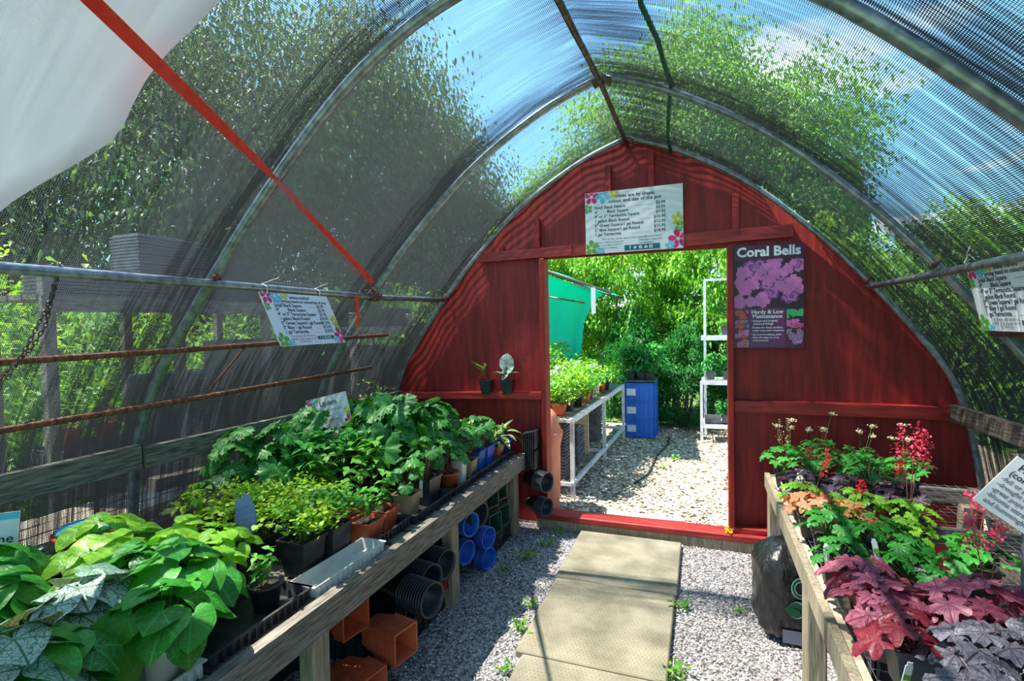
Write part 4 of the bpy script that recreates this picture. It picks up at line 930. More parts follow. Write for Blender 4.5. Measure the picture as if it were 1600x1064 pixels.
board('price_board', 'white price board with printed flowers nailed above the doorway', (-.812, DW-.047, 2.112), (1, 0, 0.004), (0, 0, 1), w, h,
      [('Prices are by shape,', w*.52, h*.885, .036, 'CENTER', 1), ('colour and size of the pot', w*.52, h*.81, .036, 'CENTER', 1)]+price_lines(w, h, h*.725, h*.073, .030, IT),
      [('*Pots of other colours, sizes or with hanging tags are as marked', w*.48, h*.215, .0165, 'CENTER', 1), ('Not all plants available at all times. Do', w*.06, h*.165, .0155, 'LEFT', 1), ('(Remember to sign up for', w*.56, h*.165, .0155, 'LEFT', 1),
       ('ask as we can take an order for', w*.10, h*.12, .0155, 'LEFT', 1), ('our newsletter!)', w*.56, h*.12, .0155, 'LEFT', 1), ('pick up or shipping', w*.16, h*.075, .0155, 'LEFT', 1)], iconbar=(w*.41, h*.02, w*.36, h*.085))
IT2 = IT[:5]+[('5" Blue 1 gal Round', '$15.95'), IT[6]]
def hang_sign(label, O, ex, ey, w, h):
    t = board('price_board', label, O, ex, ey, w, h, [('*unless marked', w*.52, h*.90, .026, 'CENTER', 1), ('Our pricing based on colour/size of pots', w*.54, h*.82, .024, 'CENTER', 1)]+price_lines(w, h, h*.735, h*.085, .0255, IT2, .13, .86),
      [('Yes, please talk about us,', w*.36, h*.155, .018, 'CENTER', 0), ('follow us & review us on', w*.36, h*.10, .018, 'CENTER', 0), ('GOOGLE', w*.36, h*.045, .02, 'CENTER', 0)], iconbar=(w*.56, h*.09, w*.27, h*.07), th=.003)
    for x in (.09*w, .86*w):
        tube([(x, h-.01, .004), (x+.002, h+.02, .02), (x, h+.048, .0), (x-.002, h+.02, -.018), (x, h-.01, -.006)], .0022, 5).obj('zip_tie', 'zip_white', t)
        tube([(x, h+.045, .008), (x+.05, h+.06, .02), (x+.09, h+.07, .03)], .0018, 5).obj('zip_tail', 'zip_white', t)
    return t
hang_sign('white price board zip tied under the left purlin pipe', (-1.84, 1.885, 1.515), (-.05, 1, 0), (-.46, -.07, 1), .50, .285)
hang_sign('white price board hanging from the right purlin pipe', (1.07, 2.615, 1.535), (0.02, -1, 0), (-.22, 0, 1), .50, .265)

# poster
t = board('plant_poster', 'purple poster of frilly pink leaves on the red wall right of the doorway', (.213, DW-.045, 1.40), (1, 0, 0), (0, 0, 1), .43, .70, [], deco=False, mats='poster', th=.006, cat='poster')
mb = MB(); g = np.random.default_rng(5); PM = ['p_dark', 'p_mauve', 'p_violet', 'p_pink', 'p_orange', 'p_green', 'p_red', 'p_grey', 'poster_panel']
z = .0008
def ruffle(cx, cy, r, c, cl):
    global z
    for ring in (1., .72, .42):
        pts = []; n = 28; ph = g.uniform(0, 6)
        for a in np.linspace(0, 6.283, n, endpoint=False):
            rr = r*ring*(.72+.28*abs(math.sin(2.5*a+ph)))*(1+.09*math.sin(11*a)); pts.append((min(max(cx+rr*math.cos(a), cl[0]), cl[2]), min(max(cy+rr*math.sin(a), cl[1]), cl[3])))
        flatpoly(mb, pts, z, c if ring != .72 else {1: 3, 2: 1, 3: 1, 4: 6, 5: 5, 6: 3, 7: 2}.get(c, c)); z += .000015
cl = (.004, .27, .426, .60)
flatpoly(mb, [(.004, .27), (.426, .27), (.426, .60), (.004, .60)], .0006, 0)
for k in range(46):
    ruffle(g.uniform(.02, .41), g.uniform(.30, .585), g.uniform(.025, .055), int(g.choice([1, 2, 2, 1, 3] if k < 34 else [3, 1])), cl)
flatpoly(mb, [(.10, .01), (.315, .01), (.315, .27), (.10, .27)], .0007, 8)
for (x0, x1, y0, y1, cs) in [(.008, .095, .20, .262, [4, 4, 6]), (.008, .095, .135, .195, [2, 7, 4]), (.008, .095, .07, .13, [6, 3, 4]), (.008, .095, .008, .065, [4, 6, 7]), (.325, .424, .20, .262, [5, 5, 5]), (.325, .424, .135, .195, [3, 3, 6]), (.325, .424, .008, .13, [7, 7, 1])]:
    for _ in range(9): ruffle(g.uniform(x0, x1), g.uniform(y0, y1), g.uniform(.015, .028), int(g.choice(cs)), (x0, y0, x1, y1))
mb.obj('printed_picture', PM, t)
mb = MB(); TM = Matrix.Translation((0, 0, z+.001))
glyphs([('Coral Bells', .215, .625, .088, 'CENTER', 1.6), ('Hardy & Low', .208, .235, .036, 'CENTER', 1.2), ('Maintenance', .208, .205, .036, 'CENTER', 1.2)], TM, mb, 0)
glyphs([('· Unique and brightly', .108, .180, .0195, 'LEFT', .8), ('  coloured foliage', .108, .160, .0195, 'LEFT', .8), ('· Perfect for shady borders,', .108, .135, .0175, 'LEFT', .8), ('  under trees and containers', .108, .115, .0175, 'LEFT', .8),
        ('· An accommodating plant', .108, .088, .0175, 'LEFT', .8), ('  that will adapt to most', .108, .068, .0175, 'LEFT', .8), ('  environments', .108, .048, .0175, 'LEFT', .8)], TM, mb, 0)
mb.obj('lettering', 'white_ink', t)

# plant signs
def stake(t, pts, m='galvanised', r=.006):
    tube(pts, r, 6).obj('stake', m, t)
def drop(t, x, y, ln, z=-.01):
    bpy.context.view_layer.update(); d = t.matrix_world.to_3x3().inverted() @ Vector((0, 0, -ln)); p = Vector((x, y, z)); return [tuple(p+Vector((0, .04, 0))), tuple(p), tuple(p+d*.5), tuple(p+d)]
t = board('plant_sign', 'small white sign reading Ligularia among the tall green leaves', (-2.36, 2.66, .92), (.93, .0, .22), (-.25, 0, 1), .32, .21, [('Ligularia', .17, .152, .042, 'CENTER', .8), ('-part shade with nice', .05, .112, .026, 'LEFT', 0), (' foliage', .05, .08, .026, 'LEFT', 0), ('-drought tolerant', .05, .048, .026, 'LEFT', 0)], fs=1.1)
stake(t, drop(t, .15, .02, .28))
t = board('plant_sign', 'tilted grey white sign about heuchera at the right edge of the picture', (.770, 1.93, 1.04), (.78, -.10, -.58), (.30, .0, .72), .26, .175,
      [('Heuchera', .022, .142, .029, 'LEFT', .8), ('(coral bells)', .016, .117, .026, 'LEFT', .8)], [('-full or part shade', .012, .095, .019, 'LEFT', 1), ('-drought tolerant', .012, .075, .019, 'LEFT', 1), ('-great pops of colour', .012, .055, .019, 'LEFT', 1), ('-blooms attract butterflies', .012, .035, .019, 'LEFT', 1), (' and hummingbirds', .012, .015, .019, 'LEFT', 1)], deco=False)
mb = MB(); petal_flower(mb, .225, .145, .025, 3, .001); mb.obj('printed_flowers', FM, t)
stake(t, drop(t, .14, .015, .36), r=.007)
t = board('plant_sign', 'white sign cut off by the left edge of the picture, reading ne', (-2.44, .78, .83), (.45, .89, -.10), (-.1, 0, 1), .34, .17, [('Columbine', .328, .065, .044, 'RIGHT', .5)], deco=False)
flatb = MB(); flatpoly(flatb, [(.0, .145), (.338, .145), (.338, .169), (.0, .169)], .0009, 1); flatb.obj('printed_flowers', FM, t)
stake(t, drop(t, .2, .015, .26))
sh = [(.0, .03), (.01, .09), (.03, .12), (.045, .17), (.075, .165), (.095, .185), (.115, .17), (.125, .12), (.11, .06), (.085, .02), (.05, -.01), (.02, .0)]
t = board('cut_out_tag', 'blue flower shaped tag with handwriting among the yellow ferny leaves', (-1.80, 1.58, .72), (.85, .1, .30), (-.1, 0, 1), .12, .12, [], [('white corydalis', .03, .125, .014, 'LEFT', 0), ('shade, moist soil', .02, .10, .014, 'LEFT', 0), ('self seeds', .02, .075, .014, 'LEFT', 0), ('long blooming', .02, .05, .014, 'LEFT', 0)], deco=False, mats='sign_blue', cat='tag', shape=sh, th=.003)
stake(t, drop(t, .05, .02, .13))
t = board('price_tag', 'small white price tag reading 5.95 on a grey stake', (-1.87, 1.93, .765), (1, .2, .02), (0, 0, 1), .066, .036, [('$5.95', .033, .009, .026, 'CENTER', 1)], deco=False, cat='tag', th=.002)
box((.02, -.10, -.005), (.044, .0, -.0022)).obj('stake', 'grey_tray', t)
# small plant labels stuck in pots
for (x, y, z, m, lab) in [(-1.445, 2.44, .72, 'zip_white', 'white label stick in the mud stained pot'), (-1.50, 2.80, .74, 'zip_white', 'white label stick in the orange round pot'), (-1.50, 2.06, .70, 'zip_white', 'white label in the front terracotta pot'), (.47, 1.53, .70, 'zip_white', 'white and green label in front of the dark purple plants'), (.43, 2.15, .73, 'zip_white', 'white label stick at the edge of the right bench'), (.60, 2.18, .76, 'zip_white', 'white label stick between the dark green and plum leaves')]:
    t = thing('plant_label', lab, 'label', (x, y, z-.06)); mb = MB(); box((-.009, -.001, 0), (.009, .001, .085), mb); box((-.006, -.001, .085), (.006, .001, .095), mb); mb.obj('label_stick', m, t)
    if 'green' in lab: box((-.008, -.0016, .045), (.008, -.001, .06)).obj('printed_leaf', 'green_ink', t)
    t.rotation_euler = (random.uniform(-.2, .2), random.uniform(-.2, .2), random.uniform(-.4, .4))

# ------------------------------------------------------------------ plants on the right bench
for kind, pot, x, y, s, fl, label in [
 ('astr', 'sq_black', .46, 3.40, 1.0, 'pale', 'green cut leaf plant with pale flower balls beside the left bench post, nearest the doorway'),
 ('astr', 'sq_black', .66, 3.52, 1.05, None, 'green cut leaf plant with the tallest white flower ball against the red wall'),
 ('geran', 'sq_black', .60, 3.28, 1.0, None, 'green cut leaf plant in front of the tallest white flower ball'),
 ('astr', 'sq_black', .86, 3.46, .95, None, 'green cut leaf plant right of the tallest flower ball'),
 ('geran', 'sq_black', .84, 3.22, 1.0, None, 'green cut leaf plant behind the silvery purple leaves'),
 ('astr', 'sq_black', 1.04, 3.36, .95, None, 'green plant with flower balls at the right end of the back row'),
 ('purple', 'sq_black', .50, 3.08, .95, 'red', 'dark purple leaf plant with a small red flower left of the silvery purple one'),
 ('purple', 'sq_black', .70, 3.02, 1.0, None, 'silvery purple leaf plant in the second row'),
 ('purple', 'sq_black', .90, 2.96, 1.0, 'red', 'purple leaf plant with upright red flowers beside the wire mesh'),
 ('limeh', 'sq_black', .47, 2.88, .95, None, 'lime green frilly plant half hidden behind the amber leaves'),
 ('limeh', 'sq_black', .68, 2.80, 1.05, None, 'lime green frilly plant in the middle of the right bench'),
 ('limeh', 'sq_black', .86, 2.72, 1.0, 'pink', 'lime green frilly plant with tall pink red flower spikes'),
 ('amber', 'sq_black', .47, 2.66, 1.0, 'coral', 'amber orange leaf plant hanging over the bench rail'),
 ('amber', 'sq_black', .60, 2.58, .95, 'red', 'amber and rust leaf plant with a red flower cluster'),
 ('limeh', 'sq_black', .78, 2.48, .9, None, 'yellow lime plant right of the dark green rounded leaves'),
 ('greenh', 'sq_black', .49, 2.44, 1.0, None, 'rounded dark green leaf plant at the rail below the amber one'),
 ('greenh', 'sq_black', .66, 2.34, 1.1, None, 'largest rounded dark green leaf plant on the right bench'),
 ('greenh', 'sq_black', .92, 2.28, 1.0, 'pinkone', 'dark green leaf plant beside the bare wire mesh'),
 ('greenh', 'sq_black', .47, 2.18, .8, None, 'small bright green plant at the rail above the soil bag'),
 ('plum', 'sq_black', .50, 1.99, .85, None, 'dusty pink leaf plant at the rail above the soil bag'),
 ('greenh', 'sq_black', .67, 2.10, .95, None, 'dark green leaf plant between the lime one and the dusty pink one'),
 ('plum', 'sq_black', .80, 1.90, 1.0, 'pinkone', 'largest plum pink leaf plant with a red flower on its right'),
 ('plum', 'rd_black', .50, 1.78, .9, None, 'plum pink leaf plant leaning over the rail near the viewer'),
 ('plum', 'rd_black', .66, 1.76, .95, None, 'plum pink leaf plant in the middle of the near right bench'),
 ('crimson', 'sq_grey', .53, 1.64, 1.0, None, 'deep crimson leaf plant below the plum ones'),
 ('slate', 'sq_grey', .66, 1.54, .95, None, 'slate purple leaf plant behind the grey square pot'),
 ('slate', 'sq_grey', .84, 1.64, .9, None, 'slate purple leaf plant on the right near the picture edge'),
 ('greenh', 'sq_black', .98, 1.74, .8, 'pink', 'green leaf plant at the right picture edge below the tilted sign'),
 ('slate', 'sq_grey', .58, 1.32, .95, None, 'dark purple leaf plant nearest the viewer on the right bench'),
 ('geran', 'sq_grey', .70, 1.22, .8, None, 'green cut leaf plant at the bottom of the picture on the right bench'),
 ('slate', 'sq_grey', .80, 1.42, .9, None, 'dark purple leaf plant in the bottom right corner'),
 ('greenh', 'sq_black', .96, 1.54, .8, None, 'green leaf plant in the bottom right corner'),
]:
    plant(kind, pot, x, y, label, z=BZ+.002, s=s*.86, flower=fl, group='potted plants on the right bench')
tray(.43, 3.0, .62, 3.62, 'white_plastic', 'white plastic tray end beside the far post of the right bench', z=BZ+.01)

# ------------------------------------------------------------------ soil bag under the right bench
def soil_bag():
    t = thing('soil_bag', 'black plastic bag of soil with a green leaf print standing by the right bench post', 'bag', (.42, 2.90, 0), .12)
    mb = MB(); n = 40; m = 26; V = []; g2 = np.random.default_rng(3)
    for i in range(m):
        z = i/(m-1); wz = (.5+.5*min(1, (z*6)**.5)) if z < .17 else (1 if z < .75 else 1-.55*((z-.75)/.25)**2)
        for j in range(n):
            a = j*2*math.pi/n; c, s = math.cos(a), math.sin(a); e = .55
            x = .17*math.copysign(abs(c)**e, c)*wz; y = .15*math.copysign(abs(s)**e, s)*wz
            k = 1+.03*math.sin(9*a+z*8)+.02*math.sin(23*a-z*15)+.02*math.sin(z*30+a*3); V.append((x*k, y*k, z*.47+.008*math.sin(5*a)*z))
    i = np.arange(m-1)[:, None]*n; j = np.arange(n)[None]; j2 = (j+1) % n
    mb.add(V, [np.stack([i+j, i+j2, i+n+j2, i+n+j], -1).reshape(-1, 4), np.arange(n)[::-1][None], (np.arange(n)+(m-1)*n)[None]], smooth=True); mb.obj('bag_body', 'bag_black', t)
    # print on the face towards the viewer (-y)
    d = MB(); M = frame((-.10, -.158, .0), (1, 0, 0), (0, 0, 1))
    lf = lambda s: [(.0+.10*u*s+.03, .20+.038*s*math.sin(math.pi*u)) for u in np.linspace(0, 1.3, 10)]+[(.0+.10*u*s+.03, .20-.040*s*math.sin(math.pi*min(u, 1))) for u in np.linspace(1.3, 0, 10)]
    flatpoly(d, lf(1.08), .0005, 1, M); flatpoly(d, lf(1.0), .001, 0, M)
    ring = lambda r: [(.10+r*.8*math.cos(a), .305+r*math.sin(a)) for a in np.linspace(0, 6.28, 20)[:-1]]
    flatpoly(d, ring(.052), .0005, 1, M); flatpoly(d, ring(.047), .001, 0, M); flatpoly(d, ring(.034), .0015, 1, M); flatpoly(d, ring(.03), .002, 3, M)
    flatpoly(d, [(.02, .035), (.18, .02), (.18, .09), (.02, .10)], .001, 2, M)
    d.obj('bag_print', ['bag_green', 'bag_line', 'bag_grey', 'bag_black'], t)
soil_bag()

# ------------------------------------------------------------------ pots stored under the left bench
def nest(kind, c, d, n, step, label, group, scale=1.0, rz=0):
    """a row of pots nested in one another, lying on their side along d"""
    nn, rt, rb, h, m = POTS[kind]; pm, _ = pot_mesh(kind); d = Vector(d).normalized()
    for i in range(n):
        o = bpy.data.objects.new('empty_pot', pm); COL.objects.link(o); q = d.to_track_quat('Z', 'Y'); p = Vector(c)+d*(step*i-h*scale)
        o.matrix_world = Matrix.Translation(p) @ q.to_matrix().to_4x4() @ Matrix.Rotation(rz, 4, 'Z') @ Matrix.Diagonal((scale, scale, scale, 1)); tag(o, label, 'pot', group)
G = 'nested empty pots under the left bench'
D1 = (1, -.22, 0)
nest('rd_black', (-1.37, 2.17, .285), D1, 11, .016, 'black round pot in the sideways stack beside the terracotta squares', G, 1.05)
nest('rd_black', (-1.42, 2.30, .30), D1, 9, .016, 'black round pot in the second sideways stack left of the maroon crate', G, 1.05)
nest('rd_black', (-1.40, 2.45, .315), D1, 8, .016, 'black round pot in the third sideways stack above the maroon crate', G, 1.0)
nest('rd_black', (-1.44, 2.26, .14), D1, 6, .013, 'black round pot in the low sideways stack above the black crate', G, .95)
nest('sq_terra', (-1.335, 1.93, .21), D1, 8, .017, 'terracotta square pot nested sideways in the upper stack', G, 1.05)
nest('sq_terra', (-1.37, 1.76, .10), D1, 7, .017, 'terracotta square pot nested sideways in the lower stack by the post', G, 1.1)
nest('sq_terra', (-1.47, 1.84, .33), D1, 4, .017, 'terracotta square pot nested sideways right under the bench rail', G, 1.1)
nest('rd_black', (-1.42, 1.36, .10), D1, 7, .013, 'black round pot in the stack at the bottom edge of the picture', G, 1.1)
nest('rd_blue', (-1.40, 2.86, .37), (1, -.3, 0), 6, .014, 'blue round pot in the upper stack just past the middle post', G, 1.0)
nest('rd_black', (-1.37, 2.98, .385), (1, -.3, 0), 4, .014, 'dark round pot in front of the blue ones past the middle post', G, 1.05)
nest('rd_blue', (-1.37, 3.06, .21), (1, -.3, 0), 6, .014, 'blue round pot in the middle stack past the middle post', G, .95)
nest('rd_blue', (-1.41, 2.84, .20), (1, -.3, 0), 5, .014, 'blue round pot in the low stack touching the middle post', G, 1.0)
nest('rd_blue', (-1.37, 3.06, .075), (1, -.3, 0), 6, .014, 'blue round pot in the lowest stack on the gravel', G, .95)
for k, (y, z, n) in enumerate([(3.22, .42, 3), (3.22, .24, 4), (3.38, .42, 3), (3.38, .24, 4)]):
    nest('sq_green', (-1.38, y, z), (1, -.25, 0), n, .02, 'dark green square pot in the %s %s stack beside the end post' % (['upper', 'lower'][k % 2], ['near', 'far'][k//2]), G, 1.05)
nest('sq_terra', (-1.36, 3.29, .33), (1, -.25, 0), 1, .02, 'single terracotta pot between the dark green square pots', G, .6)
nest('rd_black', (-1.17, 3.72, .40), (1, -.45, 0), 8, .012, 'black round pot in the upper stack between the bench end and the red wall', G, .98)
nest('rd_black', (-1.17, 3.74, .20), (1, -.45, 0), 7, .012, 'black round pot in the lower stack between the bench end and the red wall', G, .9)
for i, z in enumerate([.48, .62]):
    t = thing('plant_tray', ['stack of black trays standing on end beside the left door jamb, lower', 'stack of black trays standing on end beside the left door jamb, upper'][i], 'tray', (-1.24, 3.78, z))
    mb = MB()
    for k in range(7): box((-.06+k*.016, -.06, 0), (-.052+k*.016, .08, .13+.004*k), mb)
    mb.obj('tray_body', 'black_tray', t)

def crate(label, x0, y0, x1, y1, z0, z1, m, group='crates', name='plastic_crate', plate=None, slots=True, lid=False, rz=0):
    t = thing(name, label, 'crate', ((x0+x1)/2, (y0+y1)/2, z0), rz, group); a, b, h = (x1-x0)/2, (y1-y0)/2, z1-z0; w = .006; mb = MB()
    box((-a, -b, 0), (a, b, .008), mb)
    for s in (-1, 1):
        box((s*a-s*w if s > 0 else -a, -b, 0), (a if s > 0 else -a+w, b, h), mb); box((-a, s*b-w if s > 0 else -b, 0), (a, b if s > 0 else -b+w, h), mb)
    cs_ = mb.obj('crate_shell', m, t); rb = MB()
    for zz in (.0, h*.86, h*.97):
        box((-a-.008, -b-.008, zz), (a+.008, -b, zz+.010), rb); box((-a-.008, b, zz), (a+.008, b+.008, zz+.010), rb); box((-a-.008, -b, zz), (-a, b, zz+.010), rb); box((a, -b, zz), (a+.008, b, zz+.010), rb)
    for s in (-1, 1):
        for f in np.linspace(-1, 1, 7): box((s*a-.002 if s > 0 else -a-.008, f*b*.95-.004, 0), (a+.008 if s > 0 else -a+.002, f*b*.95+.004, h), rb); box((f*a*.95-.004, s*b-.002 if s > 0 else -b-.008, 0), (f*a*.95+.004, b+.008 if s > 0 else -b+.002, h), rb)
    rb.obj('crate_ribs', m, cs_)
    if slots:
        sl = MB()
        for s in (-1, 1): box((s*a-.009 if s < 0 else a, -.05, h*.58), (-a if s < 0 else a+.009, .05, h*.76), sl)
        sl.obj('handle', 'dark_steel', cs_)
    if plate: box((-a*.9, -b-.010, h*.30), (-a*.9+.12, -b-.008, h*.68)).obj('paper_label', 'paper', t)
    return t
crate('maroon plastic crate under the left bench beside the middle post', -1.70, 2.40, -1.355, 2.55, .12, .235, 'maroon_plastic')
crate('black plastic crate on the gravel below the round pots', -1.74, 1.99, -1.38, 2.30, .005, .115, 'black_plastic')
crate('black plastic crate on the gravel below the maroon crate', -1.74, 2.32, -1.38, 2.66, .005, .11, 'black_plastic')
crate('black crate under the dark green square pots at the bench end', -1.64, 3.14, -1.36, 3.58, .005, .13, 'black_plastic')
crate('large dark crate deep under the left bench, nearer the viewer', -2.35, 1.2, -1.80, 1.9, .0, .35, 'black_plastic')
crate('large dark crate deep under the left bench, behind the blue pots', -2.35, 2.7, -1.75, 3.5, .0, .38, 'black_plastic')
crate('dark blue crate under the right bench behind the soil bag', .52, 3.12, .95, 3.55, .0, .40, 'blue_plastic')
crate('black crate under the wire mesh of the right bench', .62, 2.3, 1.1, 2.9, .0, .32, 'black_plastic')
crate('black crate under the right bench near the viewer', .60, 1.4, 1.1, 2.05, .0, .34, 'black_plastic')
tray(.98, 2.35, 1.38, 2.9, 'black_tray', 'black tray lying beyond the mesh on the right', z=.35)

# red bucket with blue lid in the back left corner
t = thing('bucket', 'red bucket with a blue lid behind the left bench near the hoop', 'bucket', (-2.36, 1.35, BZ-.01))
lathe([(0, 0), (.085, 0), (.11, .19), (.118, .19), (.118, .205), (.104, .205), (.08, .01), (0, .01)], 24).obj('bucket_body', 'orange_red', t)
lathe([(0, .235), (.07, .232), (.098, .222), (.104, .205), (.0, .205)], 24).obj('lid', 'sky_ink', t)

# pots on the ledge
t = plant('epim', 'sq_black', -1.635, DW-.075, 'young plant with small rounded leaves in the left black pot on the red ledge', z=1.035, s=.01, group='pots on the red ledge', rz=0)
for c in list(t.children):
    if c.name.startswith(('foliage', 'stems')): bpy.data.objects.remove(c)
t.scale = (.88, .8, 1.15)
def sprig(t, stems_, leaves, lm, tpl=FAN, sm='stem_red'):
    st = MB(); lb = MB()
    for s in stems_: tube(s, .0022, 5, st)
    P = np.array([l[0] for l in leaves]); instances(tpl, P, rot([l[1] for l in leaves], [l[2] for l in leaves], [l[3] for l in leaves], [l[4] for l in leaves]), rng.random(len(P)), lb)
    st.obj('stems', sm, t); lb.obj('foliage', lm, t)
lv = []
for k in range(10): lv.append(((-.035-.0115*k, -.01, .175+.004*k+(.012 if k % 2 else -.010)), 1.2, .5, .2*(-1)**k, .036))
for k in range(6): lv.append(((-.05+.006*k, -.02, .13+.012*k), random.uniform(0, 6), .4, .2, .034))
for k in range(5): lv.append(((-.03+.004*k, .0, .16+.012*k), random.uniform(-1, 1), .9, .2, .034))
sprig(t, [[(0, 0, .08), (-.02, -.01, .13), (-.06, -.01, .175), (-.14, -.01, .20)], [(0, 0, .08), (-.02, -.01, .14), (-.03, 0, .22)]], lv, 'L_bright')
t = plant('silver', 'sq_black', -1.455, DW-.075, 'young silver leaf plant in the right black pot on the red ledge', z=1.04, s=.01, group='pots on the red ledge', rz=.05)
for c in list(t.children):
    if c.name.startswith(('foliage', 'stems')): bpy.data.objects.remove(c)
t.scale = (.88, .8, 1.15)
sprig(t, [[(0, 0, .08), (.0, -.01, .15), (.0, -.03, .215)], [(0, 0, .08), (-.03, -.01, .13), (-.05, -.03, .15)], [(0, 0, .08), (.03, -.01, .13), (.05, -.03, .15)], [(0, 0, .08), (.01, 0, .14), (.01, -.03, .175)]],
      [((0, -.03, .215), .2, 1.15, 0, .11), ((-.05, -.03, .15), 1.5, .25, .1, .10), ((.05, -.03, .15), -1.45, .25, -.1, .10), ((.01, -.03, .175), -.4, .8, 0, .10), ((.0, -.04, .14), 2.6, -.3, 0, .08)], 'L_silver', HEART)

# weeds in the gravel: small countable tufts
def tuft(label, x, y, s, seed, m='grass', tpl=OV2, z=0):
    g2 = np.random.default_rng(seed); n = 26; a = g2.uniform(0, 6.28, n); r = .03*np.sqrt(g2.random(n)); P = np.stack([r*np.cos(a), r*np.sin(a), g2.uniform(.004, .03, n)], -1)
    mb = instances(tpl, P, rot(g2.uniform(0, 6.28, n), g2.uniform(.1, 1., n), g2.normal(0, .3, n), .026*g2.uniform(.6, 1.3, n)), g2.random(n))
    o = mb.obj('weed', m, loc=(x, y, z)); o.scale = (s, s, s); tag(o, label, 'weed', 'weeds in the gravel')
for i, (x, y, s, l) in enumerate([(-.12, 2.93, 1.6, 'weed tuft against the right edge of the slab path, second slab'), (-.12, 2.38, 1.6, 'weed tuft low on the right edge of the slab path'), (-.13, 2.2, 1.8, 'weed tuft at the bottom right corner of the path'), (-.92, 2.72, 1.3, 'weed tuft beside the left edge of the second slab'),
    (-.88, 2.45, 1.5, 'weed tuft left of the path close to the viewer'), (-1.12, 3.25, 1.9, 'bushy weed in front of the blue pots'), (-1.05, 3.5, 1.6, 'weed tuft in front of the dark green pots'), (-1.02, 3.72, 1.3, 'weed tuft under the red sill on the left'), (.18, 3.0, 1.0, 'tiny weed in the right gravel'),
    (.34, 3.35, 1.3, 'weed tuft by the far right bench post'), (-1.2, 3.02, 1.5, 'weed by the lowest blue pots'), (-.85, 2.15, 1.2, 'weed on the left gravel at the bottom edge'), (-.3, 6.1, 1.8, 'weed in the wood chips beyond the door'), (-.42, 5.75, 1.4, 'nearer weed in the wood chips')]):
    tuft(l, x, y, s, 400+i)
tuft('orange yellow flower fallen at the foot of the right door jamb', .17, DW-.10, .9, 450, 'petal_yellow', PET, z=.125)

# ------------------------------------------------------------------ outside, through the doorway
t = thing('threshold_board', 'pale flat board lying just outside the red sill', 'board', (-.43, 4.15, 0)); obox((-.31, 0, .015), (.29, 0, .015), .22, .022).obj('board_plank', 'board_white', t)
t = thing('rain_barrel', 'terracotta coloured rain barrel just outside the left door jamb', 'barrel', (-1.32, 4.20, 0))
lathe([(0, 0), (.165, 0), (.175, .06), (.18, .12), (.185, .15), (.19, .55), (.20, .60), (.21, .64), (.205, .68), (.185, .72), (.16, .82), (.10, .88), (.0, .90)], 32).obj('barrel_body', 'barrel', t)
lathe([(.205, .655), (.215, .66), (.215, .675), (.205, .68)], 32).obj('hoop_rim', 'barrel', t)
def metal_table():
    t = thing('metal_table', 'galvanised angle iron table loaded with plants outside the doorway', 'table', (-1.10, 4.5, 0)); lx = lambda y: .035*y
    def leg(x, y, h): obox((x, y, 0), (x, y, h), .035, .035).obj('leg', 'white_metal', t)
    for y in (0.02, 1.38, 2.62): leg(lx(y), y, .70); leg(lx(y)-.82, y, .70)
    for z, w in ((.715, .05), (.14, .04)): obox((lx(0), -.01, z), (lx(2.64), 2.64, z), .03, w).obj('rail', 'white_metal', t); obox((-.82, 0, z), (lx(2.64)-.82, 2.64, z), .03, w).obj('rail', 'white_metal', t)
    for y in (0, 1.3, 2.62): obox((lx(y), y, .715), (lx(y)-.82, y, .715), .03, .03).obj('cross_bar', 'white_metal', t); obox((lx(y), y, .14), (lx(y)-.82, y, .14), .03, .03).obj('cross_bar', 'white_metal', t)
    mb = MB()
    for y in np.arange(.03, 2.6, .14): box((lx(y)-.8, y, .732), (lx(y)-.01, y+.11, .742), mb)
    mb.obj('table_slats', 'grey_wood_x', t)
metal_table()
TZ = .745
for kind, pot, x, y, s, label in [
 ('mixgrn', 'sq_terra', -1.24, 4.62, .7, 'bushy green plant in an orange pot at the near corner of the outside table'), ('astil', 'sq_terra', -1.42, 4.66, .8, 'pale green plant beside the near corner orange pot'),
 ('mixgrn', 'sq_black', -1.22, 4.86, .8, 'green plant in a black pot near the front of the outside table'), ('lilac', 'sq_black', -1.44, 4.92, .9, 'plant with small lilac flowers on the outside table'),
 ('mixgrn', 'rd_black', -1.20, 5.14, .9, 'leafy plant in the outside table front row before the small orange pot'), ('lilac', 'rd_black', -1.46, 5.24, 1.0, 'lilac flowered plant in the middle of the outside table'),
 ('astil', 'sq_terra', -1.18, 5.42, .9, 'feathery plant in a terracotta pot on the outside table'), ('mixgrn', 'rd_black', -1.48, 5.60, 1.1, 'tall yellow green plant in the middle of the outside table'),
 ('lilac', 'sq_black', -1.20, 5.70, .9, 'plant with violet flowers near the middle leg of the outside table'), ('astil', 'rd_white', -1.16, 5.98, .9, 'plant in a white pot on the outside table'), ('mixgrn', 'rd_terra', -1.15, 6.22, .9, 'plant in a small orange pot on the outside table'),
 ('mixgrn', 'sq_black', -1.42, 6.1, 1.1, 'bushy plant behind the white pot outside'), ('astil', 'sq_black', -1.14, 6.48, .9, 'plant in a black pot near the far end of the outside table'), ('astil', 'sq_black', -1.46, 6.5, 1.1, 'bushy plant at the far end of the outside table'), ('lilac', 'sq_black', -1.7, 5.9, 1.1, 'lilac flowered plant at the back of the outside table'), ('mixgrn', 'sq_black', -1.72, 5.0, 1.0, 'green plant at the back near end of the outside table')]:
    plant(kind, pot, x, y, label, z=TZ, s=s*1.35, group='potted plants on the outside table')
t = thing('raised_shelf', 'narrow raised plank shelf behind the outside table', 'shelf', (-1.9, 6.0, 0))
box((-.25, -.9, 1.0), (.28, .9, 1.03)).obj('shelf_board', 'grey_wood', t)
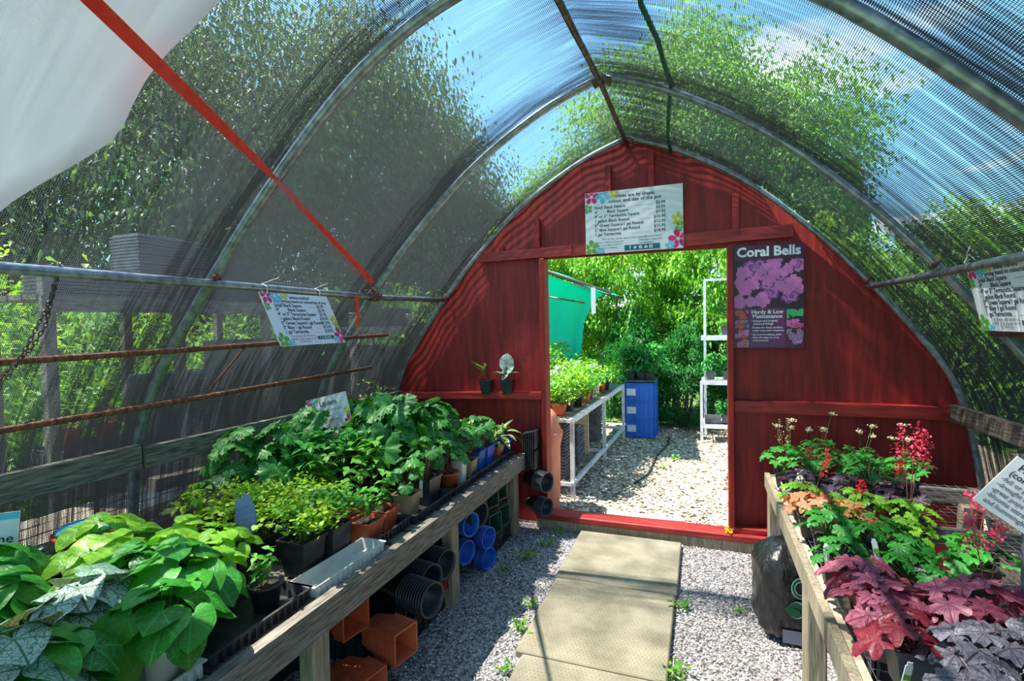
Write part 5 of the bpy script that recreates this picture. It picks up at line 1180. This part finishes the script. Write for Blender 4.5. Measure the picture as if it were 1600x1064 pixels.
for y in (-.85, .85): box((-.2, y-.03, 0), (-.14, y+.03, 1.0)).obj('leg', 'post_wood', t); box((.2, y-.03, 0), (.26, y+.03, 1.0)).obj('leg', 'post_wood', t)
for kind, x, y, label in [('mixgrn', -1.74, 5.3, 'green plant in an orange pot nearest on the raised shelf'), ('mixgrn', -1.74, 5.62, 'green plant second on the raised shelf'), ('lilac', -1.72, 6.5, 'mauve flowered plant on the raised shelf under the teal cloth'), ('astil', -1.74, 6.15, 'feathery plant on the raised shelf')]:
    plant(kind, 'sq_terra', x, y, label, z=1.03, group='plants on the raised shelf')
# trays and slab stored under the outside table
for i, (x, y, n, lab) in enumerate([(-1.36, 4.78, 16, 'stack of dark trays under the near end of the outside table'), (-1.34, 5.2, 12, 'second stack of dark trays under the outside table'), (-1.34, 6.25, 14, 'stack of dark trays under the far end of the outside table')]):
    t = thing('tray_stack', lab, 'trays', (x, y, .16)); mb = MB()
    for k in range(n): box((-.17, -.16, k*.03), (.17+.004*(k % 2), .16, k*.03+.012), mb); box((-.155, -.145, k*.03+.012), (.155, .145, k*.03+.03), mb)
    mb.obj('stacked_trays', 'grey_tray', t)
t = thing('leaning_board', 'pale board standing under the outside table at the middle leg', 'board', (-1.30, 5.62, .15)); box((-.12, -.015, 0), (.12, .015, .50)).obj('board_plank', 'pale_wood', t)
for i in range(3):
    crate(['blue crate with paper label, bottom of the stack by the hedge', 'blue crate with paper label, middle of the stack by the hedge', 'blue crate with paper label, top of the stack by the hedge'][i], -.985, 7.18, -.60, 7.72, .01+.25*i, .255+.25*i, 'crate_blue', 'blue crates', plate=True)
t = thing('lid_board', 'thin grey board on top of the blue crates', 'board', (-.79, 7.45, .775)); box((-.21, -.29, 0), (.21, .29, .015)).obj('board_plank', 'grey_tray', t)
for i, (x, y) in enumerate([(-.92, 7.28), (-.78, 7.30), (-.66, 7.28), (-.86, 7.5), (-.70, 7.52)]): plant('grassy', 'sq_black', x, y, 'tall feathery green plant in a black pot, %s on the blue crates' % ['front left', 'front middle', 'front right', 'back left', 'back right'][i], z=.79, s=1.0 if i % 2 else 1.25, group='tall plants on the blue crates')
def rack():
    t = thing('metal_rack', 'white metal shelving rack beyond the right door jamb', 'rack', (0, 7.16, 0))
    for x, y, h in ((0, 0, .80), (.86, 0, 1.4), (.05, .48, 2.15), (.86, .48, 2.15)): obox((x, y, 0), (x, y, h), .035, .035).obj('post', 'white_metal', t)
    obox((.05, .48, 2.15), (.86, .48, 2.15), .03, .03).obj('top_bar', 'white_metal', t)
    for z in (.21, .78, 1.36):
        mb = MB()
        for y in (0, .48): obox((.0, y, z), (.88, y, z), .03, .05, mb)
        for x in np.linspace(.03, .85, 12): obox((x, 0, z+.012), (x, .48, z+.012), .012, .008, mb)
        mb.obj('shelf', 'white_metal', t)
rack()
for i, (x, y, z, k, lab) in enumerate([(.12, 7.3, .81, 'grassy', 'left plant on the middle rack shelf'), (.32, 7.32, .81, 'grassy', 'right plant on the middle rack shelf'), (.30, 7.3, .24, 'grassy', 'plant on the lowest rack shelf'), (.30, 7.3, 1.40, 'corygr', 'small plant on the top rack shelf'), (.55, 7.3, .81, 'astil', 'plant deep on the middle rack shelf'), (.56, 7.3, 1.4, 'astil', 'plant deep on the top rack shelf')]):
    plant(k, 'sq_grey', x, y, lab, z=z, s=.75, group='plants on the rack')
tray(.04, 7.2, .24, 7.5, 'grey_tray', 'pale grey tray on the lowest rack shelf', z=.245, h=.07)
tag(tube([(-.62, 5.1, .012), (-.52, 5.5, .012), (-.50, 6.2, .012), (-.40, 6.9, .012), (-.42, 7.3, .012)], .012, 6).obj('shadow_line_tube', 'shadow_line'), 'dark tube standing in for a shadow line on the wood chips outside', 'shadow_line')  # dark tube added to draw the shadow line across the chips

# teal covered lean-to
def teal():
    t = thing('teal_shelter', 'teal fabric covered shelter behind the outside table', 'shelter', (-1.6, 6.0, 0))
    P = lambda x, y, z: (x+1.6, y-6.0, z)
    mb = MB(); nx, ny = 16, 14; V = []
    for i in range(nx):
        u = i/(nx-1)
        for j in range(ny):
            v = j/(ny-1); x = -2.5+u*(2.5-.97-.12*v); z = 2.86-(x+3.4)*.385-.03*math.sin(u*math.pi*3)*math.sin(v*math.pi); V.append(P(x, 6.0+v*1.7, z))
    i = np.arange(nx-1)[:, None]*ny; j = np.arange(ny-1)[None]; mb.add(V, np.stack([i+j, i+ny+j, i+ny+j+1, i+j+1], -1).reshape(-1, 4), smooth=True); o = mb.obj('roof_cloth', 'teal_sheet', t)
    o.modifiers.new('thickness', 'SOLIDIFY').thickness = .003
    mb = MB(); V = []; nx, nz = 20, 24
    for i in range(nz):
        v = i/(nz-1); z = 1.98-v*1.5; xr = np.interp(z, [.48, .9, 1.2, 1.6, 1.85, 1.98], [-1.62, -1.55, -1.50, -1.46, -1.33, -1.2])
        for j in range(nx):
            u = j/(nx-1); x = -2.5+u*(xr+2.5); V.append(P(x, 6.75+.05*math.sin(u*22+v)*(.4+v)+.03*math.sin(u*9), z if z < 1.97 else 2.84-(x+3.4)*.385-.03))
    i = np.arange(nz-1)[:, None]*nx; j = np.arange(nx-1)[None]; mb.add(V, np.stack([i+j, i+j+1, i+nx+j+1, i+nx+j], -1).reshape(-1, 4), smooth=True); o = mb.obj('side_curtain', 'teal_sheet', t)
    o.modifiers.new('thickness', 'SOLIDIFY').thickness = .003
    tube([P(-2.5, 6.0, 2.52), P(-.97, 6.0, 1.93)], .016, 8).obj('edge_pipe', 'grey_wood', t); tube([P(-2.5, 7.7, 2.50), P(-1.1, 7.7, 1.93)], .016, 8).obj('edge_pipe', 'dark_steel', t)
    tube([P(-1.42, 5.98, 2.06), P(-1.36, 7.7, 2.0)], .012, 8).obj('cross_pipe', 'galvanised', t)
    tube([P(-1.75, 6.0, 1.92), P(-1.3, 6.1, 1.83)], .010, 8).obj('brace', 'dark_steel', t)
    for y in (6.0, 7.7): tube([P(-2.45, y, 0), P(-2.45, y, 2.49)], .02, 8).obj('pole', 'dark_steel', t)
    box(P(-1.20, 5.97, 1.70), tuple(np.array(P(-1.20, 5.97, 1.70))+np.array((.05, .02, .3)))).obj('hanging_label', 'paper', t)
teal()

# ------------------------------------------------------------------ shelves outside, left of the tunnel
def shelf_unit(label, x, y0, y1, zs, h, d=.55):
    t = thing('outdoor_shelf', label, 'shelf', (x, y0, 0)); L = y1-y0
    for y in np.linspace(0, L, max(2, int(L/.75)+1)):
        for xx in (0, -d): box((xx-.03, y-.03, -.02), (xx+.03, y+.03, h), bev=.005).obj('post', 'grey_wood_x', t)
    for z in zs:
        mb = MB()
        for k in range(4): box((-d+.02+k*d/4, -.05, z-.03), (-d+k*d/4+d/4, L+.05, z), mb)
        box((.025, -.05, z-.10), (.05, L+.05, z-.01), mb); mb.obj('shelf_board', 'grey_wood', t)
    return t
shelf_unit('grey wooden shelving seen through the cloth on the left, stacked with trays', -3.5, 1.85, 4.2, (.72, 1.82), 1.95)
shelf_unit('second grey wooden shelving further along outside the left cloth', -3.5, 4.6, 6.8, (.72, 1.6), 1.75)
def tstack(label, x, y, z, n, m='black_tray', a=.14, b=.26):
    t = thing('tray_stack', label, 'trays', (x, y, z)); mb = MB()
    for k in range(n): box((-a, -b, k*.022), (a+.006*(k % 3), b, k*.022+.009), mb); box((-a+.012, -b+.012, k*.022+.009), (a-.012, b-.012, k*.022+.022), mb)
    mb.obj('stacked_trays', m, t); return t
for i, (x, y, z, n, m, lab) in enumerate([(-3.68, 2.15, 1.82, 8, 'grey_tray', 'short stack of grey trays at the near end of the top outdoor shelf'), (-3.68, 2.66, 1.82, 20, 'grey_tray', 'tallest stack of grey trays on the top outdoor shelf'), (-3.68, 3.22, 1.82, 15, 'black_tray', 'dark tray stack right of the tallest on the top outdoor shelf'),
    (-3.68, 3.80, 1.82, 9, 'grey_tray', 'low tray stack at the far end of the top outdoor shelf'), (-3.68, 2.72, .72, 26, 'grey_tray', 'grey tray stack on the lower outdoor shelf behind the near hoop'), (-3.68, 3.32, .72, 36, 'black_tray', 'dark tray stack on the lower outdoor shelf'), (-3.68, 3.90, .72, 34, 'black_tray', 'dark tray stack at the far end of the lower outdoor shelf'),
    (-3.68, 4.9, .72, 30, 'black_tray', 'dark trays on the second outdoor shelving, lower left'), (-3.68, 5.5, .72, 28, 'black_tray', 'dark trays on the second outdoor shelving, lower middle'), (-3.68, 4.95, 1.6, 12, 'black_tray', 'dark trays on top of the second outdoor shelving, near end'), (-3.68, 5.6, 1.6, 10, 'black_tray', 'dark trays on top of the second outdoor shelving, middle'), (-3.68, 6.2, .72, 25, 'black_tray', 'dark trays on the second outdoor shelving, far end')]):
    tstack(lab, x, y, z, n, m)
crate('grey crate on the lower outdoor shelf at its near end', -3.80, 1.88, -3.50, 2.38, .72, .90, 'grey_tray', slots=False)
for i, (y, k) in enumerate([(2.0, 'epim'), (2.2, 'amber'), (2.38, 'epim')]): plant(k, 'rd_terra', -3.62, y, 'potted plant on the outdoor shelf seen through the cloth, %s of three' % ['nearest', 'middle', 'furthest'][i], z=.90 if y < 2.5 else .72, group='plants on the outdoor shelf')
def slab_bench():
    t = thing('outdoor_bench', 'low pale plank bench outside the left cloth', 'bench', (-3.1, 1.4, 0))
    for k in range(3): box((-.25+k*.15, -.6, .58), (-.12+k*.15, 2.0, .61)).obj('plank', 'pale_wood', t)
    for y in (-.5, .6, 1.9): box((-.25, y-.04, -.02), (-.17, y+.04, .58)).obj('post', 'grey_wood_x', t); box((.08, y-.04, -.02), (.16, y+.04, .58)).obj('post', 'grey_wood_x', t)
slab_bench()
# rough planks and rubble leaning at the foot of the left side
for i, (y, z, l) in enumerate([(2.4, .72, .9), (2.9, .60, 1.3), (2.3, .5, 1.2), (3.1, .80, .8), (2.6, .38, 1.4)]):
    mb = MB(); obox((-2.85, y-l/2, z+.03), (-2.84, y+l/2, z-.04), .08, .07, mb); tag(mb.obj('split_log', 'dark_wood'), 'rough split log stacked outside the left cloth, %s' % ['upper near', 'middle far', 'middle near', 'topmost far', 'lowest'][i], 'log', 'split logs')
for i in range(4):
    mb = MB(); box((-2.90, 1.7, .0), (-2.79, 3.8, .31), mb, bev=.01) if i == 0 else None
    if i == 0: tag(mb.obj('timber_beam', 'dark_wood'), 'thick dark timber under the split logs outside', 'beam')

# right outside: a low dark bench with pots
t = thing('outdoor_bench', 'low weathered bench outside the right cloth', 'bench', (2.2, 2.8, 0))
for k in range(3): box((-.25+k*.2, -1.2, .62), (-.08+k*.2, 1.6, .66)).obj('plank', 'grey_wood', t)
for y in (-1.1, 0, 1.5): box((-.2, y-.04, -.02), (-.12, y+.04, .62)).obj('post', 'grey_wood_x', t)
for i, (x, y, k) in enumerate([(2.1, 3.0, 'lime'), (2.25, 2.5, 'mixgrn'), (2.15, 3.7, 'amber')]): plant(k, 'rd_terra', x, y, 'potted plant on the outdoor bench beyond the right cloth, %s' % ['middle', 'near', 'far'][i], z=.66, group='plants on the right outdoor bench')

# ------------------------------------------------------------------ trees, hedge, shrubs
def crown_mesh(name, rad, n, nc, size, lm, seed, tpl=OV2, droop=.5, cs=.22, shell=.75, flat=.6):
    g = np.random.default_rng(seed); d = g.normal(0, 1, (nc, 3)); d /= np.linalg.norm(d, axis=1)[:, None]; r = (shell+(1-shell)*g.random(nc))*g.uniform(.55, 1.0, nc)**.4
    C = d*r[:, None]*np.array(rad); C *= (1+.18*np.sin(d[:, :1]*5+seed)+.12*np.sin(d[:, 2:]*7))
    k = g.integers(0, nc, n); P = C[k]+g.normal(0, cs, (n, 3))*np.array((1, 1, flat))*min(rad)
    out = np.arctan2(-P[:, 0], P[:, 1]); mb = instances(tpl, P, rot(out+g.normal(0, .9, n), -droop+g.normal(0, .45, n), g.normal(0, .6, n), size*g.uniform(.6, 1.35, n)), np.clip(g.random(n)*.6+(P[:, 2]/rad[2]+1)*.2, 0, 1), smooth=False)  # leaf tone is random plus a shift, lighter towards the crown top
    return mb.mesh(name, lm), C
TREES = {}
def tree(kind, label, x, y, h, rad, cz, bark='bark', group='trees around the tunnel', rz=0):
    key, args = kind
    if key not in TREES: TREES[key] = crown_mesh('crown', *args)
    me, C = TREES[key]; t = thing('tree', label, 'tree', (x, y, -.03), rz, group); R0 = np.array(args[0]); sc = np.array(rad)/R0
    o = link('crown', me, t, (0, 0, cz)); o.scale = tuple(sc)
    tb = MB(); top = cz+rad[2]*.6; pts = [(0.1*math.sin(k*1.3)*h*.04, .1*math.cos(k*1.7)*h*.04, top*k/7) for k in range(8)]; r0 = h*.018+.03
    tube(pts, [r0*(1-.11*k) for k in range(8)], 10, tb)
    for i in range(0, min(len(C), 60), 2):
        e = C[i]*sc*.9+np.array((0, 0, cz)); b = np.array((0, 0, max(.3*cz, min(e[2]-.35*np.hypot(e[0], e[1]), top*.95))))
        tube([b, (b+e)/2+np.array((0, 0, .08*h*.3)), e], [r0*.4, r0*.22, r0*.06], 5, tb)
    tb.obj('trunk', bark, t); return t
ELM = ('elm', ((2.6, 2.6, 3.0), 70000, 420, .095, 'tree_leaf_dark', 11, OV2, .9, .11, .45, 1.0))
BIRCH = ('birch', ((2.0, 2.0, 2.6), 42000, 220, .10, 'tree_leaf', 12, OV2, .7, .12, .4, .8))
CEDAR = ('cedar', ((1.2, 1.2, 3.0), 16000, 220, .16, 'tree_leaf_dark', 13, SAG, .6, .12, .6, 1.0))
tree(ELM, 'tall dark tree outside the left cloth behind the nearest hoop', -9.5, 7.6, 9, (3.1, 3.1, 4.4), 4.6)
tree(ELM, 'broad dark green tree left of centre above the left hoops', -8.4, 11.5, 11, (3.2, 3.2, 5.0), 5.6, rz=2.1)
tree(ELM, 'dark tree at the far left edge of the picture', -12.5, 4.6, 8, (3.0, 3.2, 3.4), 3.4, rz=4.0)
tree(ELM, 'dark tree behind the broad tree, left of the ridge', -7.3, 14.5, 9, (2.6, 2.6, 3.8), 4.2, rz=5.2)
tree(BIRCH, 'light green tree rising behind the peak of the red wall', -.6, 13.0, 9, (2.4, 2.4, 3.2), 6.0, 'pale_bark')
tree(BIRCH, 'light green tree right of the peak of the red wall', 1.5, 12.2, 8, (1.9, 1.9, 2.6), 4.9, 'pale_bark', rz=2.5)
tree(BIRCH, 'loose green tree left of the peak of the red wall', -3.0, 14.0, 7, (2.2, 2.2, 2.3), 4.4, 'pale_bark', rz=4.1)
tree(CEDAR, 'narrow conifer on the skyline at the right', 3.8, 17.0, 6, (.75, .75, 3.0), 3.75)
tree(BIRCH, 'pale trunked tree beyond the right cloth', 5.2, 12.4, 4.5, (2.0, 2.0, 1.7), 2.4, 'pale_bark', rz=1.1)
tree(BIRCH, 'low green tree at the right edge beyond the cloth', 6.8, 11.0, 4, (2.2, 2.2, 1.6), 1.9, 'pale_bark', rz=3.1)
SHR = {}
def shrub(kind, label, x, y, z, rad, group, name='shrub', rz=0):
    if kind not in SHR:
        a = {'maple': ((1.3, .8, 1.3), 15000, 200, .085, 'tree_leaf_bright', 31, OV2, 1.0, .10, .7, 1.0), 'cedar': ((.8, .6, .9), 12000, 130, .075, 'cedar_leaf', 32, SAG, .35, .11, .7, .8), 'bright': ((1.2, 1.2, 1.0), 9000, 120, .10, 'tree_leaf_bright', 33, OV2, .5, .13, .6, 1.0), 'dark': ((1.2, 1.2, 1.0), 9000, 120, .10, 'tree_leaf', 34, OV2, .5, .13, .6, 1.0)}[kind]
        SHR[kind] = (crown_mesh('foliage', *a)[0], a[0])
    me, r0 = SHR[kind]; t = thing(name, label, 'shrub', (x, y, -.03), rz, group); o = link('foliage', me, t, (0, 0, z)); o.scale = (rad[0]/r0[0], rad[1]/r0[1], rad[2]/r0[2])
    tb = MB(); 
    for k in range(5): a = k*1.3; tube([(0.05*math.cos(a), .05*math.sin(a), 0), (rad[0]*.2*math.cos(a), rad[1]*.2*math.sin(a), z*.7), (rad[0]*.5*math.cos(a), rad[1]*.5*math.sin(a), z+rad[2]*.4)], [.03, .02, .008], 6, tb)
    tb.obj('stems', 'bark', t)
HG = 'hedge beyond the doorway'
shrub('maple', 'bright drooping leaved bush above the blue crates', -1.5, 9.0, 2.3, (1.3, .8, 1.3), HG)
shrub('maple', 'sunlit yellow green bush in the top right of the doorway', .1, 8.9, 2.3, (1.3, .8, 1.3), HG, rz=2.0)
shrub('maple', 'green bush behind the metal rack', 1.5, 8.8, 1.9, (1.2, .8, 1.3), HG, rz=1.0)
shrub('maple', 'leafy bush behind the teal shelter', -3.0, 9.3, 2.1, (1.4, .8, 1.3), HG, rz=3.3)
shrub('cedar', 'dense low conifer bush right of the blue crates', -.25, 8.15, .75, (.62, .5, .85), HG)
shrub('cedar', 'dense low conifer bush behind the blue crates', -1.0, 8.45, .9, (.7, .5, 1.0), HG, rz=1.9)
shrub('cedar', 'dense low conifer bush behind the rack', .75, 8.3, .75, (.7, .5, .9), HG, rz=2.9)
shrub('dark', 'shaded bush in the middle of the hedge gap', -.5, 9.6, 1.3, (1.5, .6, 1.2), HG)
for i, (k, x, y, z, r, lab) in enumerate([('bright', -5.6, 2.2, .7, (1.1, 1.3, 1.0), 'bright green shrub behind the near end of the outdoor shelving'), ('bright', -5.4, 4.0, .8, (1.2, 1.2, 1.1), 'bright shrub seen through the outdoor shelving'), ('dark', -6.0, 6.2, .9, (1.3, 1.4, 1.3), 'darker shrub behind the far end of the shelving'),
    ('bright', -8.0, 4.0, 1.2, (1.6, 1.8, 1.6), 'large yellow green shrub at the left edge'), ('dark', -4.8, 8.6, 1.0, (1.5, 1.3, 1.4), 'dark shrub left of the red wall'), ('dark', -7.2, 9.4, 1.3, (1.8, 1.6, 1.6), 'dark shrub under the broad tree'), ('bright', -2.9, 12.0, 1.2, (1.6, 1.2, 1.6), 'bright shrub far behind the teal shelter'),
    ('dark', 3.2, 9.0, 1.3, (1.5, 1.2, 1.6), 'dark shrub behind the right half of the red wall'), ('bright', 4.2, 7.4, 1.3, (1.2, 1.1, 1.5), 'bright shrub beyond the right cloth'), ('dark', 5.5, 8.2, 1.2, (1.6, 1.3, 1.5), 'dark shrub at the right beyond the cloth'), ('dark', 4.2, 4.6, .7, (1.2, 1.3, .9), 'low shrub beyond the right outdoor bench'), ('bright', 2.6, 10.8, 1.5, (1.5, 1.2, 1.8), 'tall bright shrub right of the red wall')]):
    shrub(k, lab, x, y, z, r, 'shrubs around the tunnel', rz=i*1.1)
# yellow flowers growing outside between the hoops
t = thing('flowering_plant', 'yellow flowered plant growing outside the left cloth behind the middle hoop', 'plant', (-2.95, 4.1, -.03))
for nm, me in compound(OV2, 16, .22, 1.15, .05, 14, 'tree_leaf_bright', 'stem_green', 501, .06, .8, ('petal_yellow', 60, .022)): link(nm, me, t)
